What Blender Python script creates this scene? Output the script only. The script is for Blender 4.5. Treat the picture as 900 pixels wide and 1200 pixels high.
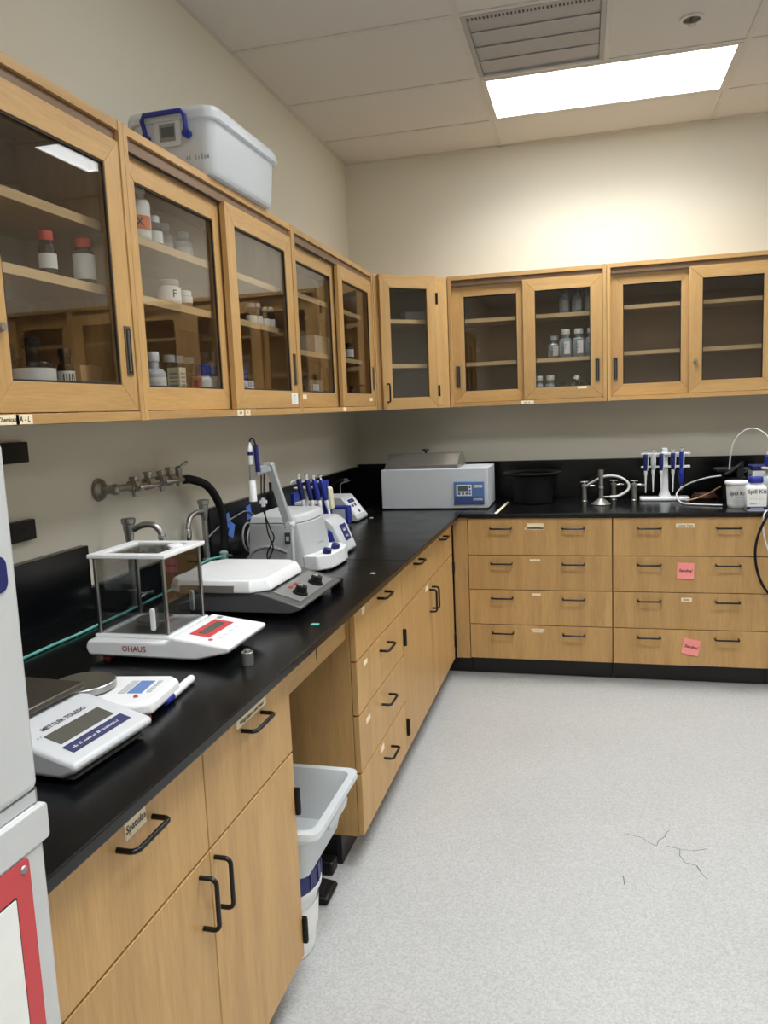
import bpy, bmesh, math, random
from mathutils import Vector, Matrix
random.seed(7)
PI = math.pi
scene = bpy.context.scene
for o in list(bpy.data.objects):
    bpy.data.objects.remove(o)
C = scene.collection

# ------------------------------------------------------------------ camera
cam_d = bpy.data.cameras.new('camera'); cam = bpy.data.objects.new('camera', cam_d); C.objects.link(cam)
cam_d.sensor_fit = 'HORIZONTAL'; cam_d.sensor_width = 36.0; cam_d.lens = 917.59 / 900 * 36.0
cam_d.clip_start = 0.05; cam_d.clip_end = 60
_r = Vector((0.96793821, 0.24779082, -0.0411744)); _u = Vector((0.00760977, 0.13491604, 0.99082781)); _f = Vector((-0.25107313, 0.95937343, -0.12870476))
cam.matrix_world = Matrix(((_r.x, _u.x, -_f.x, 1.44925), (_r.y, _u.y, -_f.y, -4.92509), (_r.z, _u.z, -_f.z, 1.48839), (0, 0, 0, 1)))
scene.camera = cam

# ------------------------------------------------------------------ world, light level, exposure
wd = bpy.data.worlds.new('world'); scene.world = wd; wd.use_nodes = True
wd.node_tree.nodes['Background'].inputs[0].default_value = (0.9, 0.95, 1.0, 1)
wd.node_tree.nodes['Background'].inputs[1].default_value = 0.02
LAMP = 19.5                       # watts of each ceiling troffer
LAMP_COL = (0.935, 0.972, 1.0)
LAMP_SPREAD = 135
scene.view_settings.view_transform = 'Standard'
scene.view_settings.look = 'None'
scene.view_settings.gamma = 1.0
scene.view_settings.exposure = 0.0
scene.view_settings.use_curve_mapping = False
scene.cycles.use_denoising = True
scene.cycles.max_bounces = 10
scene.cycles.transparent_max_bounces = 24
scene.cycles.sample_clamp_indirect = 6.0
scene.cycles.caustics_reflective = False
scene.cycles.caustics_refractive = False

# ------------------------------------------------------------------ materials
def lin(c):
    return tuple((x / 255 / 12.92 if x / 255 <= 0.04045 else ((x / 255 + 0.055) / 1.055) ** 2.4) for x in c) + (1.0,)

class NT:
    def __init__(s, name):
        s.m = bpy.data.materials.new(name); s.m.use_nodes = True
        s.t = s.m.node_tree; s.n = s.t.nodes; s.l = s.t.links
        s.p = s.n['Principled BSDF']; s.out = s.n['Material Output']
    def add(s, typ, **kw):
        n = s.n.new(typ)
        for k, v in kw.items():
            if k.startswith('i_'): n.inputs[k[2:].replace('_', ' ')].default_value = v
            else: setattr(n, k, v)
        return n
    def link(s, a, b): s.l.new(a, b)

MATS = {}
def plain(name, rgb, rough=0.5, metal=0.0, spec=0.5, var=0.0, scale=30.0, bump=0.0, coat=0.0):
    if name in MATS: return MATS[name]
    t = NT(name); col = lin(rgb); t.p.inputs['Roughness'].default_value = rough; t.p.inputs['Metallic'].default_value = metal
    t.p.inputs['Specular IOR Level'].default_value = spec; t.p.inputs['Coat Weight'].default_value = coat
    tc = t.add('ShaderNodeTexCoord'); no = t.add('ShaderNodeTexNoise'); no.inputs['Scale'].default_value = scale; no.inputs['Detail'].default_value = 4
    t.link(tc.outputs['Object'], no.inputs['Vector'])
    mx = t.add('ShaderNodeMix', data_type='RGBA'); v = var if var else 0.05
    mx.inputs['A'].default_value = tuple(min(1, c * (1 - v)) for c in col[:3]) + (1,)
    mx.inputs['B'].default_value = tuple(min(1, c * (1 + v)) for c in col[:3]) + (1,)
    t.link(no.outputs['Fac'], mx.inputs['Factor']); t.link(mx.outputs['Result'], t.p.inputs['Base Color'])
    if bump:
        b = t.add('ShaderNodeBump'); b.inputs['Strength'].default_value = bump; b.inputs['Distance'].default_value = 0.002
        t.link(no.outputs['Fac'], b.inputs['Height']); t.link(b.outputs['Normal'], t.p.inputs['Normal'])
    MATS[name] = t.m; return t.m

def wood(name, rgb, axis, contrast=0.2, rough=0.42):
    t = NT(name); base = lin(rgb)[:3]
    tc = t.add('ShaderNodeTexCoord'); mp = t.add('ShaderNodeMapping')
    sc = [17.0, 17.0, 17.0]; sc['xyz'.index(axis)] = 1.3
    mp.inputs['Scale'].default_value = sc
    oi = t.add('ShaderNodeObjectInfo')
    off = t.add('ShaderNodeVectorMath', operation='SCALE'); cmb = t.add('ShaderNodeCombineXYZ')
    for k in 'XYZ': t.link(oi.outputs['Random'], cmb.inputs[k])
    t.link(cmb.outputs[0], off.inputs[0]); off.inputs['Scale'].default_value = 7.0
    t.link(off.outputs[0], mp.inputs['Location']); t.link(tc.outputs['Object'], mp.inputs['Vector'])
    n1 = t.add('ShaderNodeTexNoise'); n1.inputs['Scale'].default_value = 1.0; n1.inputs['Detail'].default_value = 5; n1.inputs['Roughness'].default_value = 0.6; n1.inputs['Distortion'].default_value = 0.4
    t.link(mp.outputs[0], n1.inputs['Vector'])
    n2 = t.add('ShaderNodeTexNoise'); n2.inputs['Scale'].default_value = 11.0; n2.inputs['Detail'].default_value = 4
    t.link(mp.outputs[0], n2.inputs['Vector'])
    ad = t.add('ShaderNodeMath', operation='MULTIPLY_ADD'); ad.inputs[1].default_value = 0.55
    t.link(n2.outputs['Fac'], ad.inputs[0]); t.link(n1.outputs['Fac'], ad.inputs[2])
    rp = t.add('ShaderNodeValToRGB'); e = rp.color_ramp.elements
    e[0].position = 0.50; e[1].position = 1.02
    e[0].color = (base[0] * (1 - contrast), base[1] * (1 - contrast * 1.15), base[2] * (1 - contrast * 1.3), 1)
    e[1].color = (min(1, base[0] * (1 + contrast * .6)), min(1, base[1] * (1 + contrast * .6)), min(1, base[2] * (1 + contrast * .6)), 1)
    t.link(ad.outputs[0], rp.inputs['Fac'])
    hs = t.add('ShaderNodeHueSaturation'); vr = t.add('ShaderNodeMapRange'); vr.inputs['To Min'].default_value = 0.93; vr.inputs['To Max'].default_value = 1.07
    t.link(oi.outputs['Random'], vr.inputs['Value']); t.link(vr.outputs[0], hs.inputs['Value']); t.link(rp.outputs[0], hs.inputs['Color'])
    t.link(hs.outputs[0], t.p.inputs['Base Color'])
    t.p.inputs['Roughness'].default_value = rough; t.p.inputs['Specular IOR Level'].default_value = 0.4
    b = t.add('ShaderNodeBump'); b.inputs['Strength'].default_value = 0.06; b.inputs['Distance'].default_value = 0.001
    t.link(ad.outputs[0], b.inputs['Height']); t.link(b.outputs['Normal'], t.p.inputs['Normal'])
    MATS[name] = t.m; return t.m

def glassy(name, tint=(1, 1, 1), f0=0.045, rough=0.0, gain=0.9):
    t = NT(name); t.n.remove(t.p)
    lw = t.add('ShaderNodeLayerWeight'); lw.inputs['Blend'].default_value = 0.5
    pw = t.add('ShaderNodeMath', operation='POWER'); pw.inputs[1].default_value = 5.0; t.link(lw.outputs['Facing'], pw.inputs[0])
    ma = t.add('ShaderNodeMath', operation='MULTIPLY_ADD'); ma.inputs[1].default_value = gain; ma.inputs[2].default_value = f0; t.link(pw.outputs[0], ma.inputs[0])
    tr = t.add('ShaderNodeBsdfTransparent'); tr.inputs[0].default_value = tint + (1,)
    gl = t.add('ShaderNodeBsdfGlossy'); gl.inputs['Roughness'].default_value = rough
    mx = t.add('ShaderNodeMixShader'); t.link(ma.outputs[0], mx.inputs[0]); t.link(tr.outputs[0], mx.inputs[1]); t.link(gl.outputs[0], mx.inputs[2])
    t.link(mx.outputs[0], t.out.inputs[0]); MATS[name] = t.m; return t.m

def milky(name, rgb, transp=0.3, rough=0.35):
    t = NT(name); col = lin(rgb); t.p.inputs['Base Color'].default_value = col; t.p.inputs['Roughness'].default_value = rough
    tl = t.add('ShaderNodeBsdfTranslucent'); tl.inputs[0].default_value = col
    tr = t.add('ShaderNodeBsdfTransparent'); tr.inputs[0].default_value = (0.96, 0.97, 0.98, 1)
    m1 = t.add('ShaderNodeMixShader'); m1.inputs[0].default_value = 0.35; t.link(t.p.outputs[0], m1.inputs[1]); t.link(tl.outputs[0], m1.inputs[2])
    m2 = t.add('ShaderNodeMixShader'); m2.inputs[0].default_value = transp; t.link(m1.outputs[0], m2.inputs[1]); t.link(tr.outputs[0], m2.inputs[2])
    t.link(m2.outputs[0], t.out.inputs[0]); MATS[name] = t.m; return t.m

def emit(name, rgb, strength):
    t = NT(name); t.n.remove(t.p); e = t.add('ShaderNodeEmission'); e.inputs[0].default_value = tuple(rgb) + (1,); e.inputs[1].default_value = strength
    t.link(e.outputs[0], t.out.inputs[0]); MATS[name] = t.m; return t.m

WOODC = (190, 151, 97)
W_V = wood('oak_grain_z', WOODC, 'z'); W_X = wood('oak_grain_x', WOODC, 'x'); W_Y = wood('oak_grain_y', WOODC, 'y')
W_IN = wood('oak_interior', (168, 137, 98), 'x', 0.15, 0.55)
W_PALE = wood('maple_edge', (214, 184, 138), 'x', 0.12, 0.5)
W_DARK = wood('track_valance_brown', (120, 92, 66), 'x', 0.15, 0.4)
PAINT = plain('wall_paint', (220, 215, 200), 0.75, var=0.02, scale=2.0)
CEIL = plain('ceiling_tile_white', (212, 210, 205), 0.9, var=0.03, scale=160, bump=0.25)
TBAR = plain('ceiling_grid_white', (206, 203, 196), 0.6)
VENTG = plain('vent_grey', (168, 167, 167), 0.6)
DARKHOLE = plain('dark_void', (30, 28, 26), 0.8)
FRIDGE = plain('fridge_white', (196, 197, 197), 0.35)
WHITE = plain('white_plastic', (228, 229, 230), 0.4)
WHITE2 = plain('white_gloss', (236, 237, 238), 0.28)
GREYP = plain('light_grey_plastic', (190, 193, 194), 0.42)
GREYM = plain('mid_grey_plastic', (150, 152, 153), 0.42)
GREYD = plain('dark_grey_plastic', (66, 67, 68), 0.4)
BLACK = plain('black_plastic', (12, 12, 13), 0.42, spec=0.35)
BLACKR = plain('black_rubber', (11, 11, 12), 0.65, spec=0.3)
BLKMET = plain('black_metal', (17, 16, 16), 0.28, 0.2)
STEEL = plain('brushed_steel', (168, 168, 166), 0.32, 1.0, var=0.08, scale=60)
STEELD = plain('dull_steel', (160, 159, 156), 0.38, 0.9, var=0.1, scale=40)
CHROME = plain('chrome', (196, 196, 198), 0.16, 1.0)
NICKEL = plain('tarnished_nickel', (158, 153, 146), 0.38, 0.8, var=0.15, scale=50)
BLUE = plain('royal_blue_plastic', (26, 44, 140), 0.38)
NAVY = plain('navy_plastic', (26, 32, 98), 0.38)
TAPEB = plain('blue_painter_tape', (84, 126, 216), 0.7)
REDP = plain('red_orange_plastic', (204, 58, 32), 0.45)
PAPER = plain('paper_white', (232, 232, 228), 0.8)
TAPE = plain('cream_masking_tape', (240, 224, 192), 0.75)
INK = plain('ink_black', (34, 30, 30), 0.7)
PINK = plain('pink_note', (244, 150, 146), 0.8)
REDI = plain('red_print', (196, 66, 70), 0.5)
AMBER = plain('amber_glass', (38, 24, 16), 0.2, spec=0.3)
AMBERL = plain('brown_liquid_glass', (110, 62, 34), 0.15)
LCD = plain('lcd_grey_green', (92, 96, 90), 0.25)
LCDB = plain('lcd_blue', (112, 142, 196), 0.25)
TEAL = plain('teal_tubing', (98, 172, 164), 0.4)
TUBEW = plain('clear_white_tubing', (206, 208, 204), 0.35)
TUBEBR = plain('brown_rubber_tubing', (70, 36, 22), 0.5)
CARD = plain('cardboard', (186, 148, 102), 0.8, var=0.06)
GLASS = glassy('cabinet_glass', (0.89, 0.885, 0.875), 0.072)
CLEARG = glassy('clear_glass', (0.82, 0.83, 0.83), 0.075)
VIAL = glassy('vial_glass', (0.7, 0.74, 0.76), 0.08)
BINM = milky('milky_bin_plastic', (240, 243, 246), 0.22)
TUBM = milky('frosted_tub_plastic', (234, 238, 240), 0.10)
GASKET = plain('black_gasket', (28, 25, 22), 0.6)
def lens(name, rgb, strength):
    t = NT(name); t.n.remove(t.p); e = t.add('ShaderNodeEmission'); e.inputs[0].default_value = tuple(rgb) + (1,); e.inputs[1].default_value = strength
    tr = t.add('ShaderNodeBsdfTransparent'); a = t.add('ShaderNodeAddShader'); t.link(e.outputs[0], a.inputs[0]); t.link(tr.outputs[0], a.inputs[1])
    t.link(a.outputs[0], t.out.inputs[0]); MATS[name] = t.m; return t.m
LAMPM = lens('lamp_lens', LAMP_COL, 2.2)
LEDR = plain('red_display', (150, 40, 34), 0.3)
CREAMP = plain('cream_plastic', (226, 220, 190), 0.5)
TEALP = plain('green_grey_paint', (128, 156, 150), 0.5)

def epoxy():
    t = NT('black_epoxy_resin'); t.p.inputs['Specular IOR Level'].default_value = 0.35
    tc = t.add('ShaderNodeTexCoord'); no = t.add('ShaderNodeTexNoise'); no.inputs['Scale'].default_value = 7; no.inputs['Detail'].default_value = 8; no.inputs['Roughness'].default_value = 0.65
    t.link(tc.outputs['Object'], no.inputs['Vector'])
    mr = t.add('ShaderNodeMapRange'); mr.inputs['To Min'].default_value = 0.13; mr.inputs['To Max'].default_value = 0.34; t.link(no.outputs['Fac'], mr.inputs['Value']); t.link(mr.outputs[0], t.p.inputs['Roughness'])
    n2 = t.add('ShaderNodeTexNoise'); n2.inputs['Scale'].default_value = 3; n2.inputs['Detail'].default_value = 6; t.link(tc.outputs['Object'], n2.inputs['Vector'])
    rp = t.add('ShaderNodeValToRGB'); rp.color_ramp.elements[0].position = .4; rp.color_ramp.elements[1].position = .75
    rp.color_ramp.elements[0].color = lin((5, 6, 8)); rp.color_ramp.elements[1].color = lin((17, 18, 20)); t.link(n2.outputs['Fac'], rp.inputs['Fac']); t.link(rp.outputs[0], t.p.inputs['Base Color'])
    MATS['epoxy'] = t.m; return t.m
EPOXY = epoxy()

def floor_mat():
    t = NT('speckled_vinyl_floor'); tc = t.add('ShaderNodeTexCoord')
    n1 = t.add('ShaderNodeTexNoise'); n1.inputs['Scale'].default_value = 170; n1.inputs['Detail'].default_value = 3; t.link(tc.outputs['Object'], n1.inputs['Vector'])
    r1 = t.add('ShaderNodeValToRGB'); r1.color_ramp.elements[0].position = .36; r1.color_ramp.elements[1].position = .64
    r1.color_ramp.elements[0].color = lin((168, 168, 167)); r1.color_ramp.elements[1].color = lin((187, 187, 186)); t.link(n1.outputs['Fac'], r1.inputs['Fac'])
    n2 = t.add('ShaderNodeTexNoise'); n2.inputs['Scale'].default_value = 2.2; n2.inputs['Detail'].default_value = 5; t.link(tc.outputs['Object'], n2.inputs['Vector'])
    r2 = t.add('ShaderNodeValToRGB'); r2.color_ramp.elements[0].position = .3; r2.color_ramp.elements[1].position = .7
    r2.color_ramp.elements[0].color = (0.93, 0.93, 0.92, 1); r2.color_ramp.elements[1].color = (1, 1, 1, 1); t.link(n2.outputs['Fac'], r2.inputs['Fac'])
    mx = t.add('ShaderNodeMix', data_type='RGBA', blend_type='MULTIPLY'); mx.inputs['Factor'].default_value = 1
    t.link(r1.outputs[0], mx.inputs['A']); t.link(r2.outputs[0], mx.inputs['B']); t.link(mx.outputs['Result'], t.p.inputs['Base Color'])
    t.p.inputs['Roughness'].default_value = 0.42; t.p.inputs['Specular IOR Level'].default_value = 0.35
    return t.m
FLOORM = floor_mat()

# ------------------------------------------------------------------ mesh builder
def sm(pts, n=6):
    """Catmull-Rom smoothing of a polyline"""
    P = [Vector(p) for p in pts]; out = []
    for i in range(len(P) - 1):
        a = P[max(0, i - 1)]; b = P[i]; c = P[i + 1]; d = P[min(len(P) - 1, i + 2)]
        for k in range(n):
            t = k / n
            out.append(0.5 * ((2 * b) + (c - a) * t + (2 * a - 5 * b + 4 * c - d) * t * t + (3 * b - a - 3 * c + d) * t ** 3))
    out.append(P[-1]); return out

def rrect(x0, x1, y0, y1, r, n=4):
    pts = []
    for cx, cy, a0 in ((x1 - r, y1 - r, 0), (x0 + r, y1 - r, PI / 2), (x0 + r, y0 + r, PI), (x1 - r, y0 + r, 1.5 * PI)):
        for k in range(n + 1):
            a = a0 + PI / 2 * k / n; pts.append((cx + r * math.cos(a), cy + r * math.sin(a)))
    return pts

class B:
    def __init__(s): s.v = []; s.f = []; s.m = []; s.mi = 0
    def add(s, vs, fs):
        o = len(s.v); s.v += [tuple(v) for v in vs]
        for f in fs: s.f.append([o + i for i in f]); s.m.append(s.mi)
        return s
    def box(s, x0, x1, y0, y1, z0, z1):
        x0, x1 = min(x0, x1), max(x0, x1); y0, y1 = min(y0, y1), max(y0, y1); z0, z1 = min(z0, z1), max(z0, z1)
        return s.add([(x0, y0, z0), (x1, y0, z0), (x1, y1, z0), (x0, y1, z0), (x0, y0, z1), (x1, y0, z1), (x1, y1, z1), (x0, y1, z1)],
                     [(0, 3, 2, 1), (4, 5, 6, 7), (0, 1, 5, 4), (1, 2, 6, 5), (2, 3, 7, 6), (3, 0, 4, 7)])
    def quad(s, a, b, c, d): return s.add([a, b, c, d], [(0, 1, 2, 3)])
    def prism(s, poly, axis, a0, a1, top=None):
        """extrude a 2D polygon along an axis; axis 'z': (x,y), 'y': (x,z), 'x': (y,z); top = other polygon at a1"""
        def mk(p, a):
            return (p[0], p[1], a) if axis == 'z' else ((p[0], a, p[1]) if axis == 'y' else (a, p[0], p[1]))
        n = len(poly); T = top or poly
        vs = [mk(p, a0) for p in poly] + [mk(p, a1) for p in T]
        fs = [list(range(n))[::-1], list(range(n, 2 * n))] + [(i, (i + 1) % n, n + (i + 1) % n, n + i) for i in range(n)]
        return s.add(vs, fs)
    def loft(s, rings, cap0=True, cap1=True):
        n = len(rings[0]); vs = [p for r in rings for p in r]; fs = []
        for k in range(len(rings) - 1):
            for i in range(n): fs.append((k * n + i, k * n + (i + 1) % n, (k + 1) * n + (i + 1) % n, (k + 1) * n + i))
        if cap0: fs.append(list(range(n))[::-1])
        if cap1: fs.append([(len(rings) - 1) * n + i for i in range(n)])
        return s.add(vs, fs)
    def cyl(s, p0, p1, r0, r1=None, n=18, cap=True):
        r1 = r0 if r1 is None else r1; p0 = Vector(p0); p1 = Vector(p1); d = (p1 - p0).normalized()
        a = d.orthogonal().normalized(); b = d.cross(a)
        R = [[tuple(p + (a * math.cos(2 * PI * i / n) + b * math.sin(2 * PI * i / n)) * r) for i in range(n)] for p, r in ((p0, r0), (p1, r1))]
        return s.loft(R, cap, cap)
    def lathe(s, prof, c=(0, 0, 0), n=24, cap0=True, cap1=True, a0=0, a1=None):
        R = []
        if a1 is None:
            for r, z in prof: R.append([(c[0] + r * math.cos(2 * PI * i / n), c[1] + r * math.sin(2 * PI * i / n), c[2] + z) for i in range(n)])
            return s.loft(R, cap0 and prof[0][0] > 1e-5, cap1 and prof[-1][0] > 1e-5)
        vs = []; fs = []
        for r, z in prof:
            for i in range(n + 1):
                a = a0 + (a1 - a0) * i / n; vs.append((c[0] + r * math.cos(a), c[1] + r * math.sin(a), c[2] + z))
        for k in range(len(prof) - 1):
            for i in range(n): fs.append((k * (n + 1) + i, k * (n + 1) + i + 1, (k + 1) * (n + 1) + i + 1, (k + 1) * (n + 1) + i))
        return s.add(vs, fs)
    def tube(s, pts, r, n=10, smooth=0, cap=True, rads=None):
        P = sm(pts, smooth) if smooth else [Vector(p) for p in pts]
        T = []
        for i in range(len(P)):
            d = P[min(i + 1, len(P) - 1)] - P[max(i - 1, 0)]; T.append(d.normalized() if d.length > 1e-9 else Vector((0, 0, 1)))
        a = T[0].orthogonal().normalized(); R = []
        for i, p in enumerate(P):
            a = (a - T[i] * a.dot(T[i])); a = a.normalized() if a.length > 1e-6 else T[i].orthogonal().normalized()
            b = T[i].cross(a); rr = rads[i] if rads else r
            R.append([tuple(p + (a * math.cos(2 * PI * k / n) + b * math.sin(2 * PI * k / n)) * rr) for k in range(n)])
        return s.loft(R, cap, cap)
    def sphere(s, c, r, n=12, sz=1.0):
        return s.lathe([(max(1e-6, r * math.sin(PI * k / n)), -r * sz * math.cos(PI * k / n)) for k in range(n + 1)], c, n=2 * n, cap0=False, cap1=False)
    def xf(s, M, start=0):
        for i in range(start, len(s.v)): s.v[i] = tuple(M @ Vector(s.v[i]))
        return s
    def obj(s, name, mat, parent=None, bevel=0, smooth=True, seg=2, world=False, label=None):
        me = bpy.data.meshes.new(name); vs = s.v; loc = None
        if world and parent is not None:
            r = parent
            while r.parent: r = r.parent
            L = r.location; vs = [(v[0] - L.x, v[1] - L.y, v[2] - L.z) for v in vs]
        elif parent is None:
            xs = [v[0] for v in vs]; ys = [v[1] for v in vs]; zs = [v[2] for v in vs]
            loc = ((min(xs) + max(xs)) / 2, (min(ys) + max(ys)) / 2, min(zs)); vs = [(v[0] - loc[0], v[1] - loc[1], v[2] - loc[2]) for v in vs]
        me.from_pydata(vs, [], s.f)
        mats = mat if isinstance(mat, (list, tuple)) else [mat]
        for m in mats: me.materials.append(m)
        me.polygons.foreach_set('material_index', [min(i, len(mats) - 1) for i in s.m])
        bm = bmesh.new(); bm.from_mesh(me); bmesh.ops.recalc_face_normals(bm, faces=bm.faces); bm.to_mesh(me); bm.free()
        if smooth:
            me.polygons.foreach_set('use_smooth', [True] * len(me.polygons)); me.set_sharp_from_angle(angle=math.radians(38))
        me.update()
        o = bpy.data.objects.new(name, me); C.objects.link(o)
        if parent is not None: o.parent = parent
        if loc: o.location = loc
        if bevel:
            bv = o.modifiers.new('bevel', 'BEVEL'); bv.width = bevel; bv.segments = seg; bv.limit_method = 'ANGLE'; bv.angle_limit = math.radians(35)
        if label: o['label'] = label
        return o

def tag(o, label, cat, group=None):
    o['label'] = label; o['category'] = cat
    if group: o['group'] = group
    return o
def thing(name, label, cat, loc=(0, 0, 0), rotz=0.0, group=None):
    o = bpy.data.objects.new(name, None); C.objects.link(o); o.empty_display_size = 0.05
    o.location = loc; o.rotation_euler = (0, 0, rotz); return tag(o, label, cat, group)
def struct(o): o['kind'] = 'structure'; return o
def struct_root(name, loc=(0, 0, 0)):
    o = bpy.data.objects.new(name, None); C.objects.link(o); o.location = loc; o['kind'] = 'structure'; return o

def text_b(b, txt, size, M, mi=1, shear=0.0, depth=0.0004):
    """append flat lettering to a builder: text in local XY plane mapped by M (x right, y up, z out)"""
    if txt.startswith('~'):                      # too small to read in the photograph: rows of uneven strokes, '~lines,letters'
        nl, nc = (int(v) for v in txt[1:].split(',')); k = b.mi; b.mi = mi; rr = random.Random(nl * 31 + nc)
        for li in range(nl):
            y0 = (nl / 2 - li - .8) * size * 1.3; x = -nc * size * .21
            for c_ in range(nc - rr.randint(0, max(0, nc // 5))):
                w_ = size * rr.uniform(.16, .3); h_ = size * rr.uniform(.35, .72)
                if rr.random() > .16:
                    q = [(x, y0, depth), (x + w_, y0 + size * rr.uniform(-.04, .08), depth), (x + w_ * .9, y0 + h_, depth), (x + w_ * .2, y0 + h_ * rr.uniform(.6, 1), depth)]
                    b.add([tuple(M @ Vector(p)) for p in q], [(0, 1, 2, 3)])
                x += size * .42
        b.mi = k; return
    cu = bpy.data.curves.new('t', 'FONT'); cu.body = txt; cu.size = size; cu.align_x = 'CENTER'; cu.align_y = 'CENTER'; cu.shear = shear; cu.resolution_u = 2; cu.offset = size * .018
    to = bpy.data.objects.new('t', cu); C.objects.link(to)
    dg = bpy.context.evaluated_depsgraph_get(); me = bpy.data.meshes.new_from_object(to.evaluated_get(dg))
    vs = [tuple(M @ Vector((v.co.x, v.co.y, depth))) for v in me.vertices]; fs = [tuple(p.vertices) for p in me.polygons]
    k = b.mi; b.mi = mi; b.add(vs, fs); b.mi = k
    bpy.data.objects.remove(to); bpy.data.curves.remove(cu); bpy.data.meshes.remove(me)

def basis(o, ex, ey):
    ex = Vector(ex).normalized(); ey = Vector(ey).normalized(); ez = ex.cross(ey); o = Vector(o)
    return Matrix(((ex.x, ey.x, ez.x, o.x), (ex.y, ey.y, ez.y, o.y), (ex.z, ey.z, ez.z, o.z), (0, 0, 0, 1)))

def place_copy(root, loc, rotz=None, label=None):
    r = root.copy(); C.objects.link(r); r.location = loc
    if rotz is not None: r.rotation_euler = (0, 0, rotz)
    if label: r['label'] = label
    for ch in list(root.children):
        c = ch.copy(); C.objects.link(c); c.parent = r
        for g in ch.children:
            d = g.copy(); C.objects.link(d); d.parent = c
    return r

# ================================================================== THE ROOM
RX, RY, RZ = 5.7, -8.2, 3.014
struct(B().box(-0.02, RX + .02, RY - .02, 0.02, -0.05, 0).obj('floor', FLOORM, smooth=False))
struct(B().box(-0.1, 0, RY, 0, 0, RZ).obj('wall_left', PAINT, smooth=False))
struct(B().box(-0.1, RX + .1, 0, 0.1, 0, RZ).obj('wall_back', PAINT, smooth=False))
struct(B().box(RX, RX + .1, RY, 0, 0, RZ).obj('wall_right', PAINT, smooth=False))
struct(B().box(-0.1, RX + .1, RY - .1, RY, 0, RZ).obj('wall_front', PAINT, smooth=False))
flo = bpy.data.objects['floor']
# hairline cracks in the floor covering
def crack(pts, w=0.0016):
    b = B(); P = [Vector((x, y, 0.0004)) for x, y in pts]
    for i in range(len(P) - 1):
        d = (P[i + 1] - P[i]).normalized(); n = Vector((-d.y, d.x, 0)) * w * random.uniform(.6, 1.2)
        b.quad(P[i] - n, P[i + 1] - n, P[i + 1] + n, P[i] + n)
    o = b.obj('floor_crack', plain('crack_dark', (96, 92, 86), .8), flo, smooth=False)
    o.location = (-flo.location.x, -flo.location.y, -flo.location.z)
crack([(1.57, -2.265), (1.62, -2.28), (1.655, -2.32), (1.668, -2.323), (1.675, -2.29), (1.70, -2.26), (1.705, -2.235), (1.719, -2.215)])
crack([(1.70, -2.32), (1.74, -2.331), (1.78, -2.335), (1.825, -2.315)])
crack([(1.74, -2.331), (1.735, -2.37), (1.747, -2.41), (1.78, -2.42), (1.79, -2.46), (1.803, -2.494)])
crack([(1.553, -2.568), (1.551, -2.52)], 0.002)

# suspended ceiling: grid, tiles one by one, troffers, vent
ceil = struct_root('ceiling', (0, 0, RZ))
B().box(-0.1, RX + .1, RY - .1, 0.1, RZ + .12, RZ + .14).obj('ceiling_deck', CEIL, ceil, world=True, smooth=False)
XL = [0, 0.965, 2.14, 3.33, 4.52, RX]; YL = [0, -0.44]
while YL[-1] - 0.6 > RY: YL.append(YL[-1] - 0.6)
YL[2] = -1.01; YL.append(RY)
LIGHTS = [(1, 1), (1, 4), (1, 7), (1, 10), (3, 1), (3, 4), (3, 10)]  # right row panel nearest the back wall is unseen, added to even its light
VENT = (1, 2)
for i in range(5):
    for j in range(len(YL) - 1):
        if (i, j) in LIGHTS: continue
        x0, x1, y0, y1 = XL[i], XL[i + 1], YL[j + 1], YL[j]
        if y1 - y0 < .05: continue
        if (i, j) == VENT: x0 = 1.55
        b = B()
        e = .012
        if x1 - x0 > .9:                       # long tile, scored across its middle
            mid = 0.36 if i == 0 else (x0 + x1) / 2
            b.box(x0 + e, mid - .003, y0 + e, y1 - e, RZ + .001, RZ + .016); b.box(mid + .003, x1 - e, y0 + e, y1 - e, RZ + .001, RZ + .016)
            b.box(mid - .003, mid + .003, y0 + e, y1 - e, RZ + .0016, RZ + .016)
        else: b.box(x0 + e, x1 - e, y0 + e, y1 - e, RZ + .001, RZ + .016)
        b.obj('ceiling_tile', CEIL, ceil, world=True, smooth=False)
for x in XL[1:-1]: B().box(x - .012, x + .012, RY, 0, RZ - .003, RZ + .03).obj('grid_bar', TBAR, ceil, world=True, smooth=False)
for y in YL[1:-1]:
    for i in range(5): B().box(XL[i] + .012, XL[i + 1] - .012, y - .012, y + .012, RZ - .003, RZ + .03).obj('grid_bar', TBAR, ceil, world=True, smooth=False)
B().box(1.538, 1.562, YL[3] + .012, YL[2] - .012, RZ - .003, RZ + .03).obj('grid_bar', TBAR, ceil, world=True, smooth=False)
B().box(0, .02, RY, 0, RZ - .003, RZ + .03).obj('wall_angle', TBAR, ceil, world=True, smooth=False)
B().box(.02, RX, -.02, 0, RZ - .003, RZ + .03).obj('wall_angle', TBAR, ceil, world=True, smooth=False)
lab = {(1, 1): 'bright rectangular ceiling light panel over the far bench', (1, 4): 'rectangular ceiling light panel second from the back wall', (1, 7): 'rectangular ceiling light panel third from the back wall', (1, 10): 'rectangular ceiling light panel farthest from the back wall'}
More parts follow.
